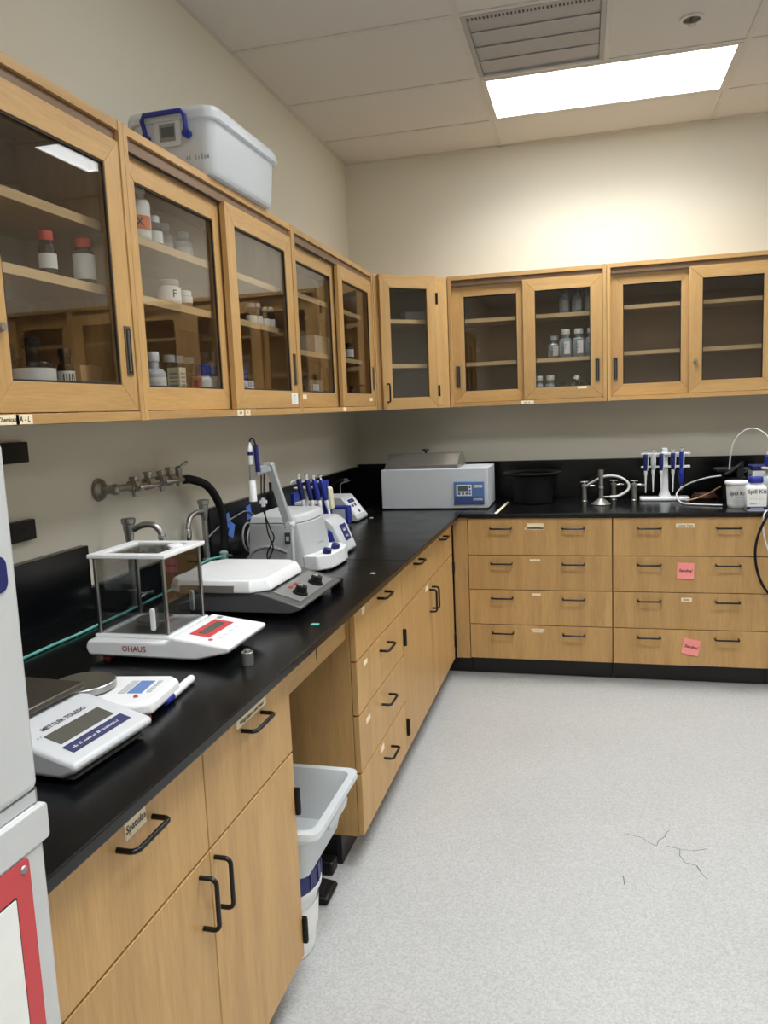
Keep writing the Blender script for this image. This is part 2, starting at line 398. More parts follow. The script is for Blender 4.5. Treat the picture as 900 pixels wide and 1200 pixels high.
for (i, j) in LIGHTS:
    x0, x1, y0, y1 = XL[i] + .013, XL[i + 1] - .013, YL[j + 1] + .013, YL[j] - .013
    t = thing('ceiling_light', lab.get((i, j), {1: 'added unseen ceiling light panel of the right hand row, evening light on the back wall', 4: 'ceiling light panel in the middle of the right hand row', 10: 'ceiling light panel of the right hand row farthest from the back wall'}.get(j)), 'light', ((x0 + x1) / 2, (y0 + y1) / 2, RZ - .004), 0, 'ceiling troffers')
    b = B(); f = .022
    b.box(x0, x1, y0, y0 + f, RZ - .004, RZ + .06).box(x0, x1, y1 - f, y1, RZ - .004, RZ + .06).box(x0, x0 + f, y0 + f, y1 - f, RZ - .004, RZ + .06).box(x1 - f, x1, y0 + f, y1 - f, RZ - .004, RZ + .06)
    b.box(x0, x1, y0, y1, RZ + .06, RZ + .065)
    b.obj('frame', TBAR, t, world=True, smooth=False)
    B().box(x0 + f, x1 - f, y0 + f, y1 - f, RZ + .002, RZ + .004).obj('diffuser', LAMPM, t, world=True, smooth=False)
    ld = bpy.data.lights.new('troffer_tubes', 'AREA'); ld.shape = 'RECTANGLE'; ld.size = x1 - x0 - 2 * f; ld.size_y = y1 - y0 - 2 * f; ld.energy = LAMP; ld.color = LAMP_COL; ld.spread = math.radians(LAMP_SPREAD)
    lo_ = bpy.data.objects.new('troffer_tubes', ld); C.objects.link(lo_); lo_.parent = t; lo_.location = (0, 0, .014)
# return air grille: grey slatted panel beside the light
x0, x1, y0, y1 = XL[1] + .013, 1.537, YL[3] + .013, YL[2] - .013
t = thing('ceiling_vent', 'grey louvred air vent in the ceiling beside the light', 'vent', ((x0 + x1) / 2, (y0 + y1) / 2, RZ - .004))
b = B(); b.box(x0, x1, y0, y0 + .02, RZ - .004, RZ + .03).box(x0, x1, y1 - .02, y1, RZ - .004, RZ + .03).box(x0, x0 + .02, y0 + .02, y1 - .02, RZ - .004, RZ + .03).box(x1 - .02, x1, y0 + .02, y1 - .02, RZ - .004, RZ + .03)
b.obj('frame', VENTG, t, world=True, smooth=False)
B().box(x0 + .02, x1 - .02, y0 + .02, y1 - .02, RZ + .02, RZ + .024).obj('backing', plain('vent_dark', (112, 111, 110), .7), t, world=True, smooth=False)
ys = [y1 - .02 - (y1 - y0 - .04) * k / 4.0 for k in range(5)]
for k in range(4):
    b = B(); a, c = ys[k] + .003, ys[k + 1]
    b.add([(x0 + .022, a, RZ + .006), (x1 - .022, a, RZ + .006), (x1 - .022, c, RZ + .001), (x0 + .022, c, RZ + .001), (x0 + .022, a, RZ + .009), (x1 - .022, a, RZ + .009), (x1 - .022, c, RZ + .004), (x0 + .022, c, RZ + .004)],
          [(0, 1, 2, 3), (4, 7, 6, 5), (0, 4, 5, 1), (1, 5, 6, 2), (2, 6, 7, 3), (3, 7, 4, 0)])
    b.obj('slat', VENTG, t, world=True, smooth=False)
b = B()
for k in range(34): b.box(x0 + .024 + k * .0155, x0 + .031 + k * .0155, y0 + .021, y0 + .05, RZ - .001, RZ + .004)
b.obj('perforated_strip', plain('vent_strip', (70, 69, 68), .7), t, world=True, smooth=False)
# sprinkler
t = thing('sprinkler_head', 'small round recessed sprinkler head in a ceiling tile', 'sprinkler', (1.877, -1.291, RZ - .03))
B().lathe([(.034, .002), (.035, -.006), (.048, -.004), (.050, .0), (.034, .0025)], (1.877, -1.291, RZ), 30, False, False).obj('escutcheon', plain('sprinkler_white', (205, 203, 198), .5), t, world=True)
B().lathe([(.0345, -.0005), (.0345, .0005)], (1.877, -1.291, RZ + .001), 28).obj('recess', plain('sprinkler_recess', (92, 90, 86), .6), t, world=True)
b = B(); b.cyl((1.877, -1.291, RZ - .0005), (1.877, -1.291, RZ - .018), .008); b.lathe([(.003, -.026), (.017, -.025), (.017, -.023), (.004, -.022), (.004, -.018)], (1.877, -1.291, RZ), 20)
b.obj('deflector', STEELD, t, world=True)

# ================================================================== JOINERY
FX, FY = 0.735, -0.74            # planes of the base fronts
ZT = 0.914                        # worktop height
BASE_TOP = 0.891

def pull(b, p, d, L, out, stand=.034, r=.0048, rc=.012):
    """bent wire pull: centre p on the face, d = direction of the bar, out = outward normal"""
    p = Vector(p); d = Vector(d); out = Vector(out); a = p - d * L / 2; c = p + d * L / 2
    pts = [a - out * .001, a + out * (stand - rc)]
    for k in range(1, 5):
        t = PI / 2 * k / 5; pts.append(a + out * (stand - rc + rc * math.sin(t)) + d * (rc - rc * math.cos(t)))
    pts += [a + out * stand + d * rc, c + out * stand - d * rc]
    for k in range(1, 5):
        t = PI / 2 * k / 5; pts.append(c + out * (stand - rc + rc * math.cos(t)) - d * (rc - rc * math.sin(t)))
    pts += [c + out * (stand - rc), c - out * .001]
    b.tube(pts, r, 10)
    return b

def tape_sub(parent, cx, z, w, h, txt, y=-.0008, size=None, tilt=0.0, mats=None):
    """strip of tape with handwriting on a front that faces local -y"""
    M = basis((cx, y, z), (math.cos(tilt), 0, math.sin(tilt)), (-math.sin(tilt), 0, math.cos(tilt)))
    b = B(); q = [tuple(M @ Vector(p)) for p in ((-w / 2, -h / 2, -.0006), (w / 2, -h / 2, -.0006), (w / 2, h / 2, -.0006), (-w / 2, h / 2, -.0006), (-w / 2, -h / 2, 0), (w / 2, -h / 2, 0), (w / 2, h / 2, 0), (-w / 2, h / 2, 0))]
    b.add(q, [(0, 3, 2, 1), (4, 5, 6, 7), (0, 1, 5, 4), (1, 2, 6, 5), (2, 3, 7, 6), (3, 0, 4, 7)])
    if txt: text_b(b, txt, size or h * .75, M, 1, .15)
    return b.obj('tape_label', mats or [TAPE, INK], parent, smooth=False)

def base_unit(label, loc, rotz, w, fronts, depth=.60, group='oak base cabinets', left_end=False, right_end=False, toe_side=True):
    """canonical frame: front faces -y, x to the right, fronts occupy y 0..0.02"""
    t = thing('base_cabinet', label, 'cabinet', loc, rotz, group)
    z0 = .104; s = .018
    for x in (0.0005, w - s - .0005):
        B().box(x, x + s, .021, depth, z0, BASE_TOP).obj('side_panel', W_V, t, smooth=False)
    B().box(s, w - s, .022, depth, z0, z0 + s).obj('bottom_panel', W_X, t, smooth=False)
    B().box(s, w - s, depth - .01, depth, z0 + s, BASE_TOP).obj('back_panel', W_V, t, smooth=False)
    B().box(s, w - s, .022, .10, BASE_TOP - .02, BASE_TOP).obj('top_rail', W_X, t, smooth=False)
    B().box(0.001, w - .001, .08, .098, 0, z0 - .001).obj('toe_kick', plain('toe_kick_black', (26, 26, 27), .5), t, smooth=False)
    if left_end: B().box(0.001, .02, .099, depth, 0, z0 - .001).obj('toe_kick', MATS['toe_kick_black'], t, smooth=False)
    g = .0018
    for fr in fronts:
        kind, x0, x1, za, zb = fr[:5]; ex = fr[5] if len(fr) > 5 else {}
        o = B().box(x0 + g, x1 - g, 0, .0195, za + g, zb - g).obj('drawer_front' if kind == 'drawer' else 'cabinet_door', W_V, t, bevel=.0016, smooth=False)
        for hx, hz, hd, L in ex.get('pulls', []):
            pull(B(), (hx, 0, hz), (1, 0, 0) if hd == 'h' else (0, 0, 1), L, (0, -1, 0)).obj('pull_handle', BLKMET, o)
        for hx, hz in ex.get('hinges', []):
            b = B(); b.cyl((hx, -.006, hz - .034), (hx, -.006, hz + .034), .0065, n=12)
            for k in (-.02, 0, .02): b.cyl((hx, -.006, hz + k - .009), (hx, -.006, hz + k + .009), .0075, n=12)
            b.box(hx - .006, hx + .006, -.002, .012, hz - .034, hz + .034)
            b.obj('hinge', BLACK, o)
        for a in ex.get('tapes', []): tape_sub(o, *a)
    return t

R90 = PI / 2
# near unit (two drawers over two doors), canonical x = world y - y0
y0 = -4.142; w = .952; m = .502
base_unit('oak base cabinet in the foreground with two drawers over two doors', (FX, y0, 0), R90, w, [
    ('drawer', 0, m, .657, .889, {'pulls': [(.267, .825, 'h', .104)], 'tapes': [(.269, .842, .061, .032, 'Spatulas', -.0008, .018, .03)]}),
    ('drawer', m, w, .657, .889, {'pulls': [(.727, .826, 'h', .104)], 'tapes': [(.730, .845, .154, .018, 'Weigh papers and boats', -.0008, .0128)]}),
    ('door', 0, m, .104, .655, {'pulls': [(m - .044, .575, 'v', .104)]}),
    ('door', m, w, .104, .655, {'pulls': [(m + .018, .580, 'v', .104)], 'hinges': [(w - .001, .525), (w - .001, .175)]})], right_end=True)
# four drawer unit beyond the knee space
y1 = -2.622; wa = .647
TA = [(.10, .846, .034, .03, '')]
base_unit('narrow oak base cabinet with four stacked drawers beside the knee space', (FX, y1, 0), R90, wa, [
    ('drawer', 0, wa, .697, .889, {'pulls': [(.337, .836, 'h', .104)], 'tapes': [(.10, .846, .034, .032, '')]}),
    ('drawer', 0, wa, .517, .695, {'pulls': [(.337, .646, 'h', .104)], 'tapes': [(.10, .665, .045, .016, '')]}),
    ('drawer', 0, wa, .322, .515, {'pulls': [(.337, .448, 'h', .104)], 'tapes': [(.105, .468, .05, .018, '')]}),
    ('drawer', 0, wa, .108, .320, {'pulls': [(.337, .246, 'h', .104)], 'tapes': [(.265, .292, .05, .022, '')]})], left_end=True)
# unit with one wide drawer over two doors, up to the corner
y2 = -1.974; wb = 1.205
base_unit('long oak base cabinet with a wide drawer over two doors, running into the corner', (FX, y2, 0), R90, wb, [
    ('drawer', 0, wb, .697, .889, {'pulls': [(.288, .838, 'h', .104), (.896, .838, 'h', .104)]}),
    ('door', 0, .582, .108, .695, {'pulls': [(.550, .60, 'v', .104)], 'hinges': [(.006, .585), (.006, .21)], 'tapes': [(.49, .672, .06, .022, '')]}),
    ('door', .582, wb, .108, .695, {'pulls': [(.614, .60, 'v', .104)], 'hinges': [(wb - .004, .62), (wb - .004, .21)]})])
# corner filler
t = thing('corner_filler', 'plain oak filler panel in the inner corner of the base cabinets', 'panel', (FX + .04, FY, 0))
B().box(FX + .004, .817, FY + .004, FY + .022, .104, BASE_TOP).obj('panel', W_V, t, world=True, smooth=False)
B().box(FX - .08, .817, FY + .08, FY + .098, 0, .103).obj('toe_kick', MATS['toe_kick_black'], t, world=True, smooth=False)
# far bank: two four-drawer units (a third runs on out of the picture)
def bank(label, x0, w, tapes):
    zz = [.889, .686, .496, .301, .107]; fr = []
    for k in range(4):
        zb, za = zz[k], zz[k + 1]
        hz = zb - .043 - (.011 if k == 0 else 0); fr.append(('drawer', 0, w, za, zb, {'pulls': [(w * .238, hz, 'h', .112), (w * .738, hz, 'h', .112)], 'tapes': tapes[k] if tapes else []}))
    return base_unit(label, (x0, FY, 0), 0, w, fr)
bank('oak four drawer base cabinet under the water bath and black tub', .819, .756, [
    [(.362, .845, .088, .03, ''), (.358, .832, .104, .012, '')], [(.358, .66, .055, .012, '')], [(.362, .472, .048, .014, '')], [(.368, .277, .07, .012, ''), (.368, .268, .052, .012, '')]])
bank('oak four drawer base cabinet with pink notes stuck to it', 1.577, .756, [
    [(.354, .846, .088, .02, 'Culture Tubes', -.0008, .0125)], [], [(.363, .46, .052, .02, 'Slides', -.0008, .014)], []])
bank('oak four drawer base cabinet just past the right edge of the photo', 2.335, .756, None)
bank('oak four drawer base cabinet second past the right edge of the photo', 3.093, .756, None)

# knee space apron between the near unit and the four drawer unit
t = thing('apron_rail', 'oak apron rail under the worktop across the open knee space', 'rail', (FX - .03, -2.9, .76))
B().box(FX - .05, FX - .03, -3.188, -2.628, .775, BASE_TOP).obj('rail', W_Y, t, world=True, smooth=False)
B().box(FX - .0305, FX - .028, -2.905, -2.902, .795, BASE_TOP).obj('joint_line', INK, t, world=True, smooth=False)

# ------------------------------------------------------------------ worktops (black epoxy) with upstands
def worktop(label, rects):
    x0, x1, ya, yb = rects
    return tag(B().box(x0, x1, ya, yb, BASE_TOP + .001, ZT).obj('worktop', EPOXY, bevel=.003, smooth=False), label, 'worktop')
def upstand(label, *r): return tag(B().box(*r).obj('backsplash', EPOXY, bevel=.0025, smooth=False), label, 'backsplash')
worktop('black epoxy worktop carrying the balances, nearest the camera', (.001, .78, -4.146, -2.0415))
worktop('black epoxy worktop along the left wall between the seam and the corner', (.001, .78, -2.0395, -.001))
worktop('black epoxy worktop along the back wall above the drawer banks', (.7815, 3.86, -.755, -.001))
upstand('tall black backsplash end piece between fridge and draft shield balance', .001, .03, -4.146, -2.946, ZT, 1.131)
upstand('low black backsplash behind the two faucets', .001, .024, -2.9455, -2.1735, ZT, 1.002)
upstand('tall black backsplash on the left wall behind the centrifuge', .001, .026, -2.173, -.0275, ZT, 1.136)
upstand('long black backsplash on the back wall behind water bath and pipette stand', .001, 3.86, -.0265, -.001, ZT, 1.145)

# ------------------------------------------------------------------ wall cabinets with sliding glass doors
ZB, ZH = 1.488, .749
def recessed_pull(b, cx, cz, y):
    """flush pull: plate, raised rim and finger bar"""
    b.mi = 1; b.box(cx - .0122, cx + .0122, y - .0015, y, cz - .0615, cz + .0615); b.mi = 0
    b.box(cx - .0125, cx - .009, y - .004, y - .0015, cz - .062, cz + .062); b.box(cx + .009, cx + .0125, y - .004, y - .0015, cz - .062, cz + .062)
    b.box(cx - .009, cx + .009, y - .004, y - .0015, cz + .056, cz + .062); b.box(cx - .009, cx + .009, y - .004, y - .0015, cz - .062, cz - .056)
    b.cyl((cx, y - .004, cz - .052), (cx, y - .004, cz + .052), .0032, n=8)

def wall_door(t, x0, x1, y, pullside, lockside=None, tapes=()):
    st, rt, rb = .068, .066, .066; z0, z1 = .026, .698; th = .019
    b = B(); b.mi = 0
    def tri(pts): b.prism(pts, 'y', y, y + th)
    g = .0006
    tri([(x0, z0), (x0 + st - g, z0 + rb), (x0 + st - g, z1 - rt), (x0, z1)])
    tri([(x1, z0), (x1, z1), (x1 - st + g, z1 - rt), (x1 - st + g, z0 + rb)])
    b.mi = 1
    tri([(x0 + g, z1), (x0 + st, z1 - rt + g), (x1 - st, z1 - rt + g), (x1 - g, z1)])
    tri([(x0 + g, z0), (x1 - g, z0), (x1 - st, z0 + rb - g), (x0 + st, z0 + rb - g)])
    d = b.obj('sliding_door', [W_V, W_X], t, smooth=False, bevel=.0012)
    B().box(x0 + st - .004, x1 - st + .004, y + .009, y + .0125, z0 + rb - .004, z1 - rt + .004).obj('glass_pane', GLASS, d, smooth=False)
    b = B(); a0, a1, c0, c1 = x0 + st, x1 - st, z0 + rb, z1 - rt; q = .004
    b.box(a0, a0 + q, y + .003, y + .0085, c0, c1).box(a1 - q, a1, y + .003, y + .0085, c0, c1).box(a0 + q, a1 - q, y + .003, y + .0085, c1 - q, c1).box(a0 + q, a1 - q, y + .003, y + .0085, c0, c0 + q)
    b.obj('gasket', GASKET, d, smooth=False)
    if pullside:
        b = B(); recessed_pull(b, x0 + .026 if pullside == 'l' else x1 - .030, .178, y); b.obj('flush_pull', [plain('pull_steel', (128, 127, 124), .3, .9), plain('pull_recess', (44, 43, 41), .4)], d)
    if lockside:
        cx = x0 + .034; b = B(); b.cyl((cx, y, .196), (cx, y - .012, .196), .0105, n=20); b.cyl((cx, y - .012, .196), (cx, y - .02, .196), .0085, n=20); b.box(cx - .001, cx + .001, y - .0206, y - .02, .19, .202)
        b.obj('cam_lock', NICKEL, d)
    for a in tapes: tape_sub(d, *a)
    return d

def wall_unit(label, loc, rotz, w, depth=.317, shelves=(.345, .505), lock=None, tapes_l=(), tapes_r=(), tapes_b=(), left_pull=True):
    t = thing('wall_cabinet', label, 'cabinet', loc, rotz, 'oak wall cabinets with sliding glass doors')
    s = .019
    for x in (.0005, w - s - .0005): B().box(x, x + s, 0, depth - .002, 0, ZH).obj('side_panel', W_V, t, smooth=False, bevel=.001)
    B().box(s, w - s, 0.002, depth - .002, ZH - .024, ZH - .001).obj('top_panel', W_X, t, smooth=False, bevel=.001)
    bp = B().box(s, w - s, 0.002, depth - .002, .001, .024).obj('bottom_panel', W_X, t, smooth=False, bevel=.001)
    B().box(s, w - s, depth - .012, depth - .003, .024, ZH - .024).obj('back_panel', W_IN, t, smooth=False)
    B().box(s, w - s, .012, .018, .694, ZH - .024).obj('track_valance', W_DARK, t, smooth=False)
    b = B(); b.box(s, w - s, .024, .027, .69, .72).box(s, w - s, .048, .051, .69, .72); b.obj('door_track', STEELD, t, smooth=False)
    for z in shelves:
        sh = B().box(s + .001, w - s - .001, .062, depth - .013, z - .022, z).obj('shelf', W_IN, t, smooth=False)
        B().box(s + .001, w - s - .001, .058, .0618, z - .022, z).obj('shelf_edging', W_PALE, sh, smooth=False)
    dw = (w - 2 * s) / 2 + .014
    wall_door(t, s + .001, s + .001 + dw, .031, 'l' if left_pull else None, None, tapes_l)
    wall_door(t, w - s - .001 - dw, w - s - .001, .004, 'r' if not lock else ('r' if lock == 'both' else None), lock, tapes_r)
    for a in tapes_b: tape_sub(bp, *a)
    return t
WX, WY = 0.317, -0.317
u1 = -3.055 - 1.07
wall_unit('oak glass fronted wall cabinet above the fridge end holding red capped bottles', (WX, u1, ZB), R90, 1.07, lock='both',
          tapes_b=[(.555, .0125, .07, .02, 'Chemicals', .001, .013), (.606, .0125, .05, .02, 'A - L', .001, .016)])
wall_unit('oak glass fronted wall cabinet under the plastic storage bin', (WX, -3.055, ZB), R90, 1.195,
          tapes_b=[(.60, .0125, .05, .019, 'Sod', .001, .014), (.66, .0125, .04, .019, 'K', .001, .014)], tapes_r=[(1.128, .062, .07, .045, '~3,6', .0032, .010, 0, [PAPER, INK])])
wall_unit('oak glass fronted wall cabinet nearest the room corner on the left wall', (WX, -1.86, ZB), R90, 1.215, shelves=(.275, .517),
          tapes_l=[(.10, .072, .10, .018, '', .0302)], tapes_r=[(1.10, .062, .06, .018, '', .0032)], tapes_b=[(.60, .0125, .05, .02, '', .001)])
wall_unit('oak glass fronted wall cabinet on the back wall holding clear media bottles', (.676, WY, ZB), 0, .886, shelves=(.258, .507),
          tapes_b=[(.445, .0125, .075, .018, '~1,6', .001, .013)], tapes_r=[(.752, .083, .052, .014, '', .0032)])
wu5 = wall_unit('empty oak glass fronted wall cabinet on the back wall at the right edge', (1.563, WY, ZB), 0, .886, shelves=(.272, .524), lock='l')

place_copy(wu5, (2.45, WY, ZB), 0, 'oak wall cabinet past the right edge, seen only mirrored in the left glass')
place_copy(wu5, (3.337, WY, ZB), 0, 'second oak wall cabinet past the right edge, seen only mirrored')

# diagonal corner cabinet with a hinged glass door
A = Vector((WX, -.642)); Bp = Vector((.675, WY)); dv = Bp - A; L = dv.length; ang = math.atan2(dv.y, dv.x)
t = thing('corner_wall_cabinet', 'diagonal oak corner wall cabinet with a single hinged glass door', 'cabinet', (A.x, A.y, ZB), ang)
Mi = Matrix.Rotation(-ang, 2)
def loc2(x, y):
    v = Mi @ (Vector((x, y)) - A); return (v.x, v.y)
poly = [(0.0015, .0015), (L - .0015, .0015), loc2(.6745, -.003), loc2(.003, -.003), loc2(.003, -.641)]
B().prism(poly, 'z', ZH - .024, ZH - .004).obj('top_panel', W_X, t, smooth=False)
B().prism(poly, 'z', .002, .022).obj('bottom_panel', W_X, t, smooth=False)
b = B(); pa, pb, pc = loc2(.004, -.64), loc2(.004, -.004), loc2(.673, -.004)
b.prism([pa, pb, loc2(.014, -.014), loc2(.014, -.64)], 'z', .022, ZH - .024); b.prism([pb, pc, loc2(.673, -.014), loc2(.014, -.014)], 'z', .022, ZH - .024)
b.obj('back_panel', W_IN, t, smooth=False)
def shelf_poly(): return [(.02, .04), (L - .03, .04), loc2(.655, -.015), loc2(.015, -.015), loc2(.015, -.62)]
for z in (.258, .507):
    sh = B().prism(shelf_poly(), 'z', z - .022, z).obj('shelf', W_IN, t, smooth=False)
    B().box(.02, L - .03, .036, .0398, z - .022, z).obj('shelf_edging', W_PALE, sh, smooth=False)
B().box(.002, .03, .001, .02, .022, ZH - .024).obj('stile', W_V, t, smooth=False)
B().box(L * .815, L - .002, .001, .02, .022, ZH - .024).obj('stile', W_V, t, smooth=False)
x0, x1 = .030, L * .812; y = -.021; z0, z1 = .002, .744; st = .062; g = .0006
b = B()
b.prism([(x0, z0), (x0 + st - g, z0 + .066), (x0 + st - g, z1 - .072), (x0, z1)], 'y', y, y + .02); b.prism([(x1, z0), (x1, z1), (x1 - st + g, z1 - .072), (x1 - st + g, z0 + .066)], 'y', y, y + .02)
b.mi = 1; b.prism([(x0 + g, z1), (x0 + st, z1 - .072 + g), (x1 - st, z1 - .072 + g), (x1 - g, z1)], 'y', y, y + .02); b.prism([(x0 + g, z0), (x1 - g, z0), (x1 - st, z0 + .066 - g), (x0 + st, z0 + .066 - g)], 'y', y, y + .02)
d = b.obj('hinged_door', [W_V, W_X], t, smooth=False, bevel=.0012)
B().box(x0 + st - .004, x1 - st + .004, y + .009, y + .0125, .064, z1 - .068).obj('glass_pane', GLASS, d, smooth=False)
pull(B(), (x0 + .026, y, .095), (0, 0, 1), .10, (0, -1, 0), .03).obj('pull_handle', BLKMET, d)
for hz in (.10, .62):
    b = B(); b.cyl((x1 + .004, y - .002, hz - .032), (x1 + .004, y - .002, hz + .032), .0065, n=12); b.box(x1 - .004, x1 + .006, y - .002, y + .016, hz - .03, hz + .03); b.obj('hinge', BLACK, d)

# ================================================================== LARGE THINGS
# ---- white fridge freezer at the left edge
fx, fy1 = .802, -4.152; fy0 = fy1 - .62
t = thing('fridge_freezer', 'white upright laboratory fridge freezer at the left edge of the bench', 'fridge', (.44, (fy0 + fy1) / 2, 0))
B().box(.10, fx - .062, fy0, fy1, .03, 1.478).obj('body', FRIDGE, t, world=True, bevel=.008, smooth=False)
b = B(); b.box(.10, fx - .01, fy0 - .002, fy1 + .002, 1.4785, 1.500); b.obj('top_cap', FRIDGE, t, world=True, bevel=.006, smooth=False)
def fdoor(name, z0, z1):
    prof = [(fx - .058, fy0 + .002), (fx - .02, fy0 + .002), (fx - .004, fy0 + .012), (fx, fy0 + .03), (fx, fy1 - .016), (fx - .004, fy1 - .006), (fx - .014, fy1 - .002), (fx - .058, fy1 - .002)]
    return B().prism(prof, 'z', z0, z1).obj(name, FRIDGE, t, world=True, bevel=.012, seg=4, smooth=False)
up = fdoor('freezer_door', 1.050, 1.474); lo = fdoor('fridge_door', .07, 1.034)
b = B(); b.box(fx - .05, fx - .004, fy0 + .02, fy1 - .012, 1.0345, 1.0495); b.obj('door_gasket', GREYP, t, world=True, smooth=False)
b = B(); b.prism(rrect(fy0 + .01, fy1 - .001, .985, 1.031, .006), 'x', fx - .03, fx + .003); b.obj('grip_band', FRIDGE, lo, world=True, bevel=.002, smooth=False)
b = B(); b.cyl((fx - .012, fy1 - .012, 1.0345), (fx - .012, fy1 - .012, 1.05), .008); b.obj('hinge_pin', STEEL, up, world=True)
b = B(); b.prism(rrect(fy0 + .30, fy1 - .026, 1.300, 1.342, .012), 'x', fx - .002, fx + .0012); b.obj('logo_badge', NAVY, up, world=True, smooth=False)
b = B(); text_b(b, '~2,5', .009, basis((fx + .0006, fy1 - .035, 1.463), (0, 1, 0), (0, 0, 1)), 0); b.obj('small_print', INK, up, world=True, smooth=False)
for x in (.15, fx - .1):
    for yy in (fy0 + .06, fy1 - .06): B().cyl((x, yy, 0), (x, yy, .031), .02).obj('foot', BLACK, t, world=True)
s0, s1, z0, z1 = fy1 - .42, fy1 - .041, .42, .982
t2 = thing('warning_sign', 'white sign with a thick red border fixed to the fridge door', 'sign', (fx + .001, (s0 + s1) / 2, z0))
b = B(); b.prism(rrect(s0, s1, z0, z1, .008), 'x', fx + .0006, fx + .0026); b.obj('red_border', REDI, t2, world=True, smooth=False)
b = B(); b.prism(rrect(s0 + .026, s1 - .026, z0 + .034, z1 - .036, .002), 'x', fx + .0026, fx + .0032); b.obj('black_keyline', INK, t2, world=True, smooth=False)
b = B(); b.prism(rrect(s0 + .028, s1 - .028, z0 + .036, z1 - .038, .002), 'x', fx + .0030, fx + .0038)
b.obj('panel', [PAPER, INK], t2, world=True, smooth=False)
for yy, zz in ((s1 - .010, z1 - .012), (s0 + .010, z1 - .012)):
    B().lathe([(.0001, .0022), (.004, .0018), (.0052, .0006), (.0054, 0)], (0, 0, 0), 14, cap0=False).xf(basis((fx + .0026, yy, zz), (0, 1, 0), (0, 0, 1))).obj('screw', STEELD, t2, world=True)

# ---- milky storage bin on top of the wall cabinets
bx0, bx1, by0, by1, bz = .075, .345, -2.60, -2.10, ZB + ZH + .001
t = thing('storage_bin', 'milky plastic storage bin with blue end handle on top of the wall cabinets', 'bin', ((bx0 + bx1) / 2, (by0 + by1) / 2, bz))
def ringz(x0, x1, y0, y1, r, z, n=4): return [(p[0], p[1], z) for p in rrect(x0, x1, y0, y1, r, n)]
H = .178
rings = [ringz(bx0 + .012, bx1 - .012, by0 + .012, by1 - .012, .03, bz), ringz(bx0 + .004, bx1 - .004, by0 + .004, by1 - .004, .035, bz + .012), ringz(bx0 - .008, bx1 + .008, by0 - .01, by1 + .01, .04, bz + H)]
inner = [ringz(bx0 - .005, bx1 + .005, by0 - .007, by1 + .007, .037, bz + H), ringz(bx0 + .008, bx1 - .008, by0 + .008, by1 - .008, .03, bz + .014)]
B().loft(rings + inner, True, True).obj('tub', BINM, t, world=True)
e = .02
rim = [ringz(bx0 - .008, bx1 + .008, by0 - .01, by1 + .01, .04, bz + H - .02), ringz(bx0 - .02, bx1 + .02, by0 - .022, by1 + .022, .046, bz + H - .02), ringz(bx0 - .02, bx1 + .02, by0 - .022, by1 + .022, .046, bz + H + .001), ringz(bx0 - .005, bx1 + .005, by0 - .007, by1 + .007, .037, bz + H + .001)]
B().loft(rim + [rim[0]], False, False).obj('rim', BINM, t, world=True)
lid = [ringz(bx0 - .018, bx1 + .018, by0 - .02, by1 + .02, .045, bz + H + .002), ringz(bx0 - .016, bx1 + .016, by0 - .018, by1 + .018, .045, bz + H + .014), ringz(bx0 + .015, bx1 - .015, by0 + .015, by1 - .06, .05, bz + H + .03), ringz(bx0 + .05, bx1 - .05, by0 + .05, by1 - .1, .05, bz + H + .034)]
B().loft(lid, True, True).obj('lid', BINM, t, world=True)
yb = by0 - .014
b = B(); b.tube([(.135, yb - .004, bz + .11), (.128, yb - .016, bz + .165), (.137, yb - .02, bz + .178), (.262, yb - .02, bz + .178), (.272, yb - .016, bz + .165), (.272, yb - .006, bz + .11)], .0075, 8)
b.cyl((.272, yb + .004, bz + .115), (.272, yb - .014, bz + .115), .013); b.cyl((.132, yb + .004, bz + .115), (.132, yb - .014, bz + .115), .013); b.obj('blue_handle', BLUE, t, world=True, label='blue swing handle on the end of the bin')
B().box(.160, .250, yb - .0025, yb - .001, bz + .085, bz + .165).obj('handle_plate', BINM, t, world=True, smooth=False)
b = B()
for k, (a, c) in enumerate(((.178, .232), (.184, .228))): b.box(a, c, yb - .0032 - k * .0004, yb - .0026, bz + .10 + k * .012, bz + .152 - k * .01); b.mi = 1
b.obj('sticker', [plain('sticker_grey', (140, 140, 142), .6), plain('sticker_dark', (92, 92, 96), .6)], t, world=True, smooth=False)
b = B(); text_b(b, '~1,9', .024, basis((.30, by0 + .0005, bz + .052), (1, 0, 0), (0, -.07, 1)), 0, .2); b.obj('handwriting', plain('faint_ink', (160, 160, 166), .7), t, world=True, smooth=False)
# folded things inside the bin, seen faintly
for (cx, cy, w_, d_, h_) in ((.16, -2.42, .12, .2, .11), (.26, -2.25, .1, .18, .13)):
    tag(B().box(cx - w_ / 2, cx + w_ / 2, cy - d_ / 2, cy + d_ / 2, bz + .0155, bz + h_).obj('folded_packet', plain('packet_white', (226, 230, 236), .7), bevel=.01, seg=3),
        'pale packet showing through the %s of the milky storage bin' % ('near end' if cy < -2.3 else 'far end'), 'packet')
# wood batten under the bin
tag(B().box(.288, .312, -2.36, -2.12, bz - .0005, bz + .0).obj('paper_strip', CARD, smooth=False), 'brown card strip under the storage bin on the cabinet top', 'card')

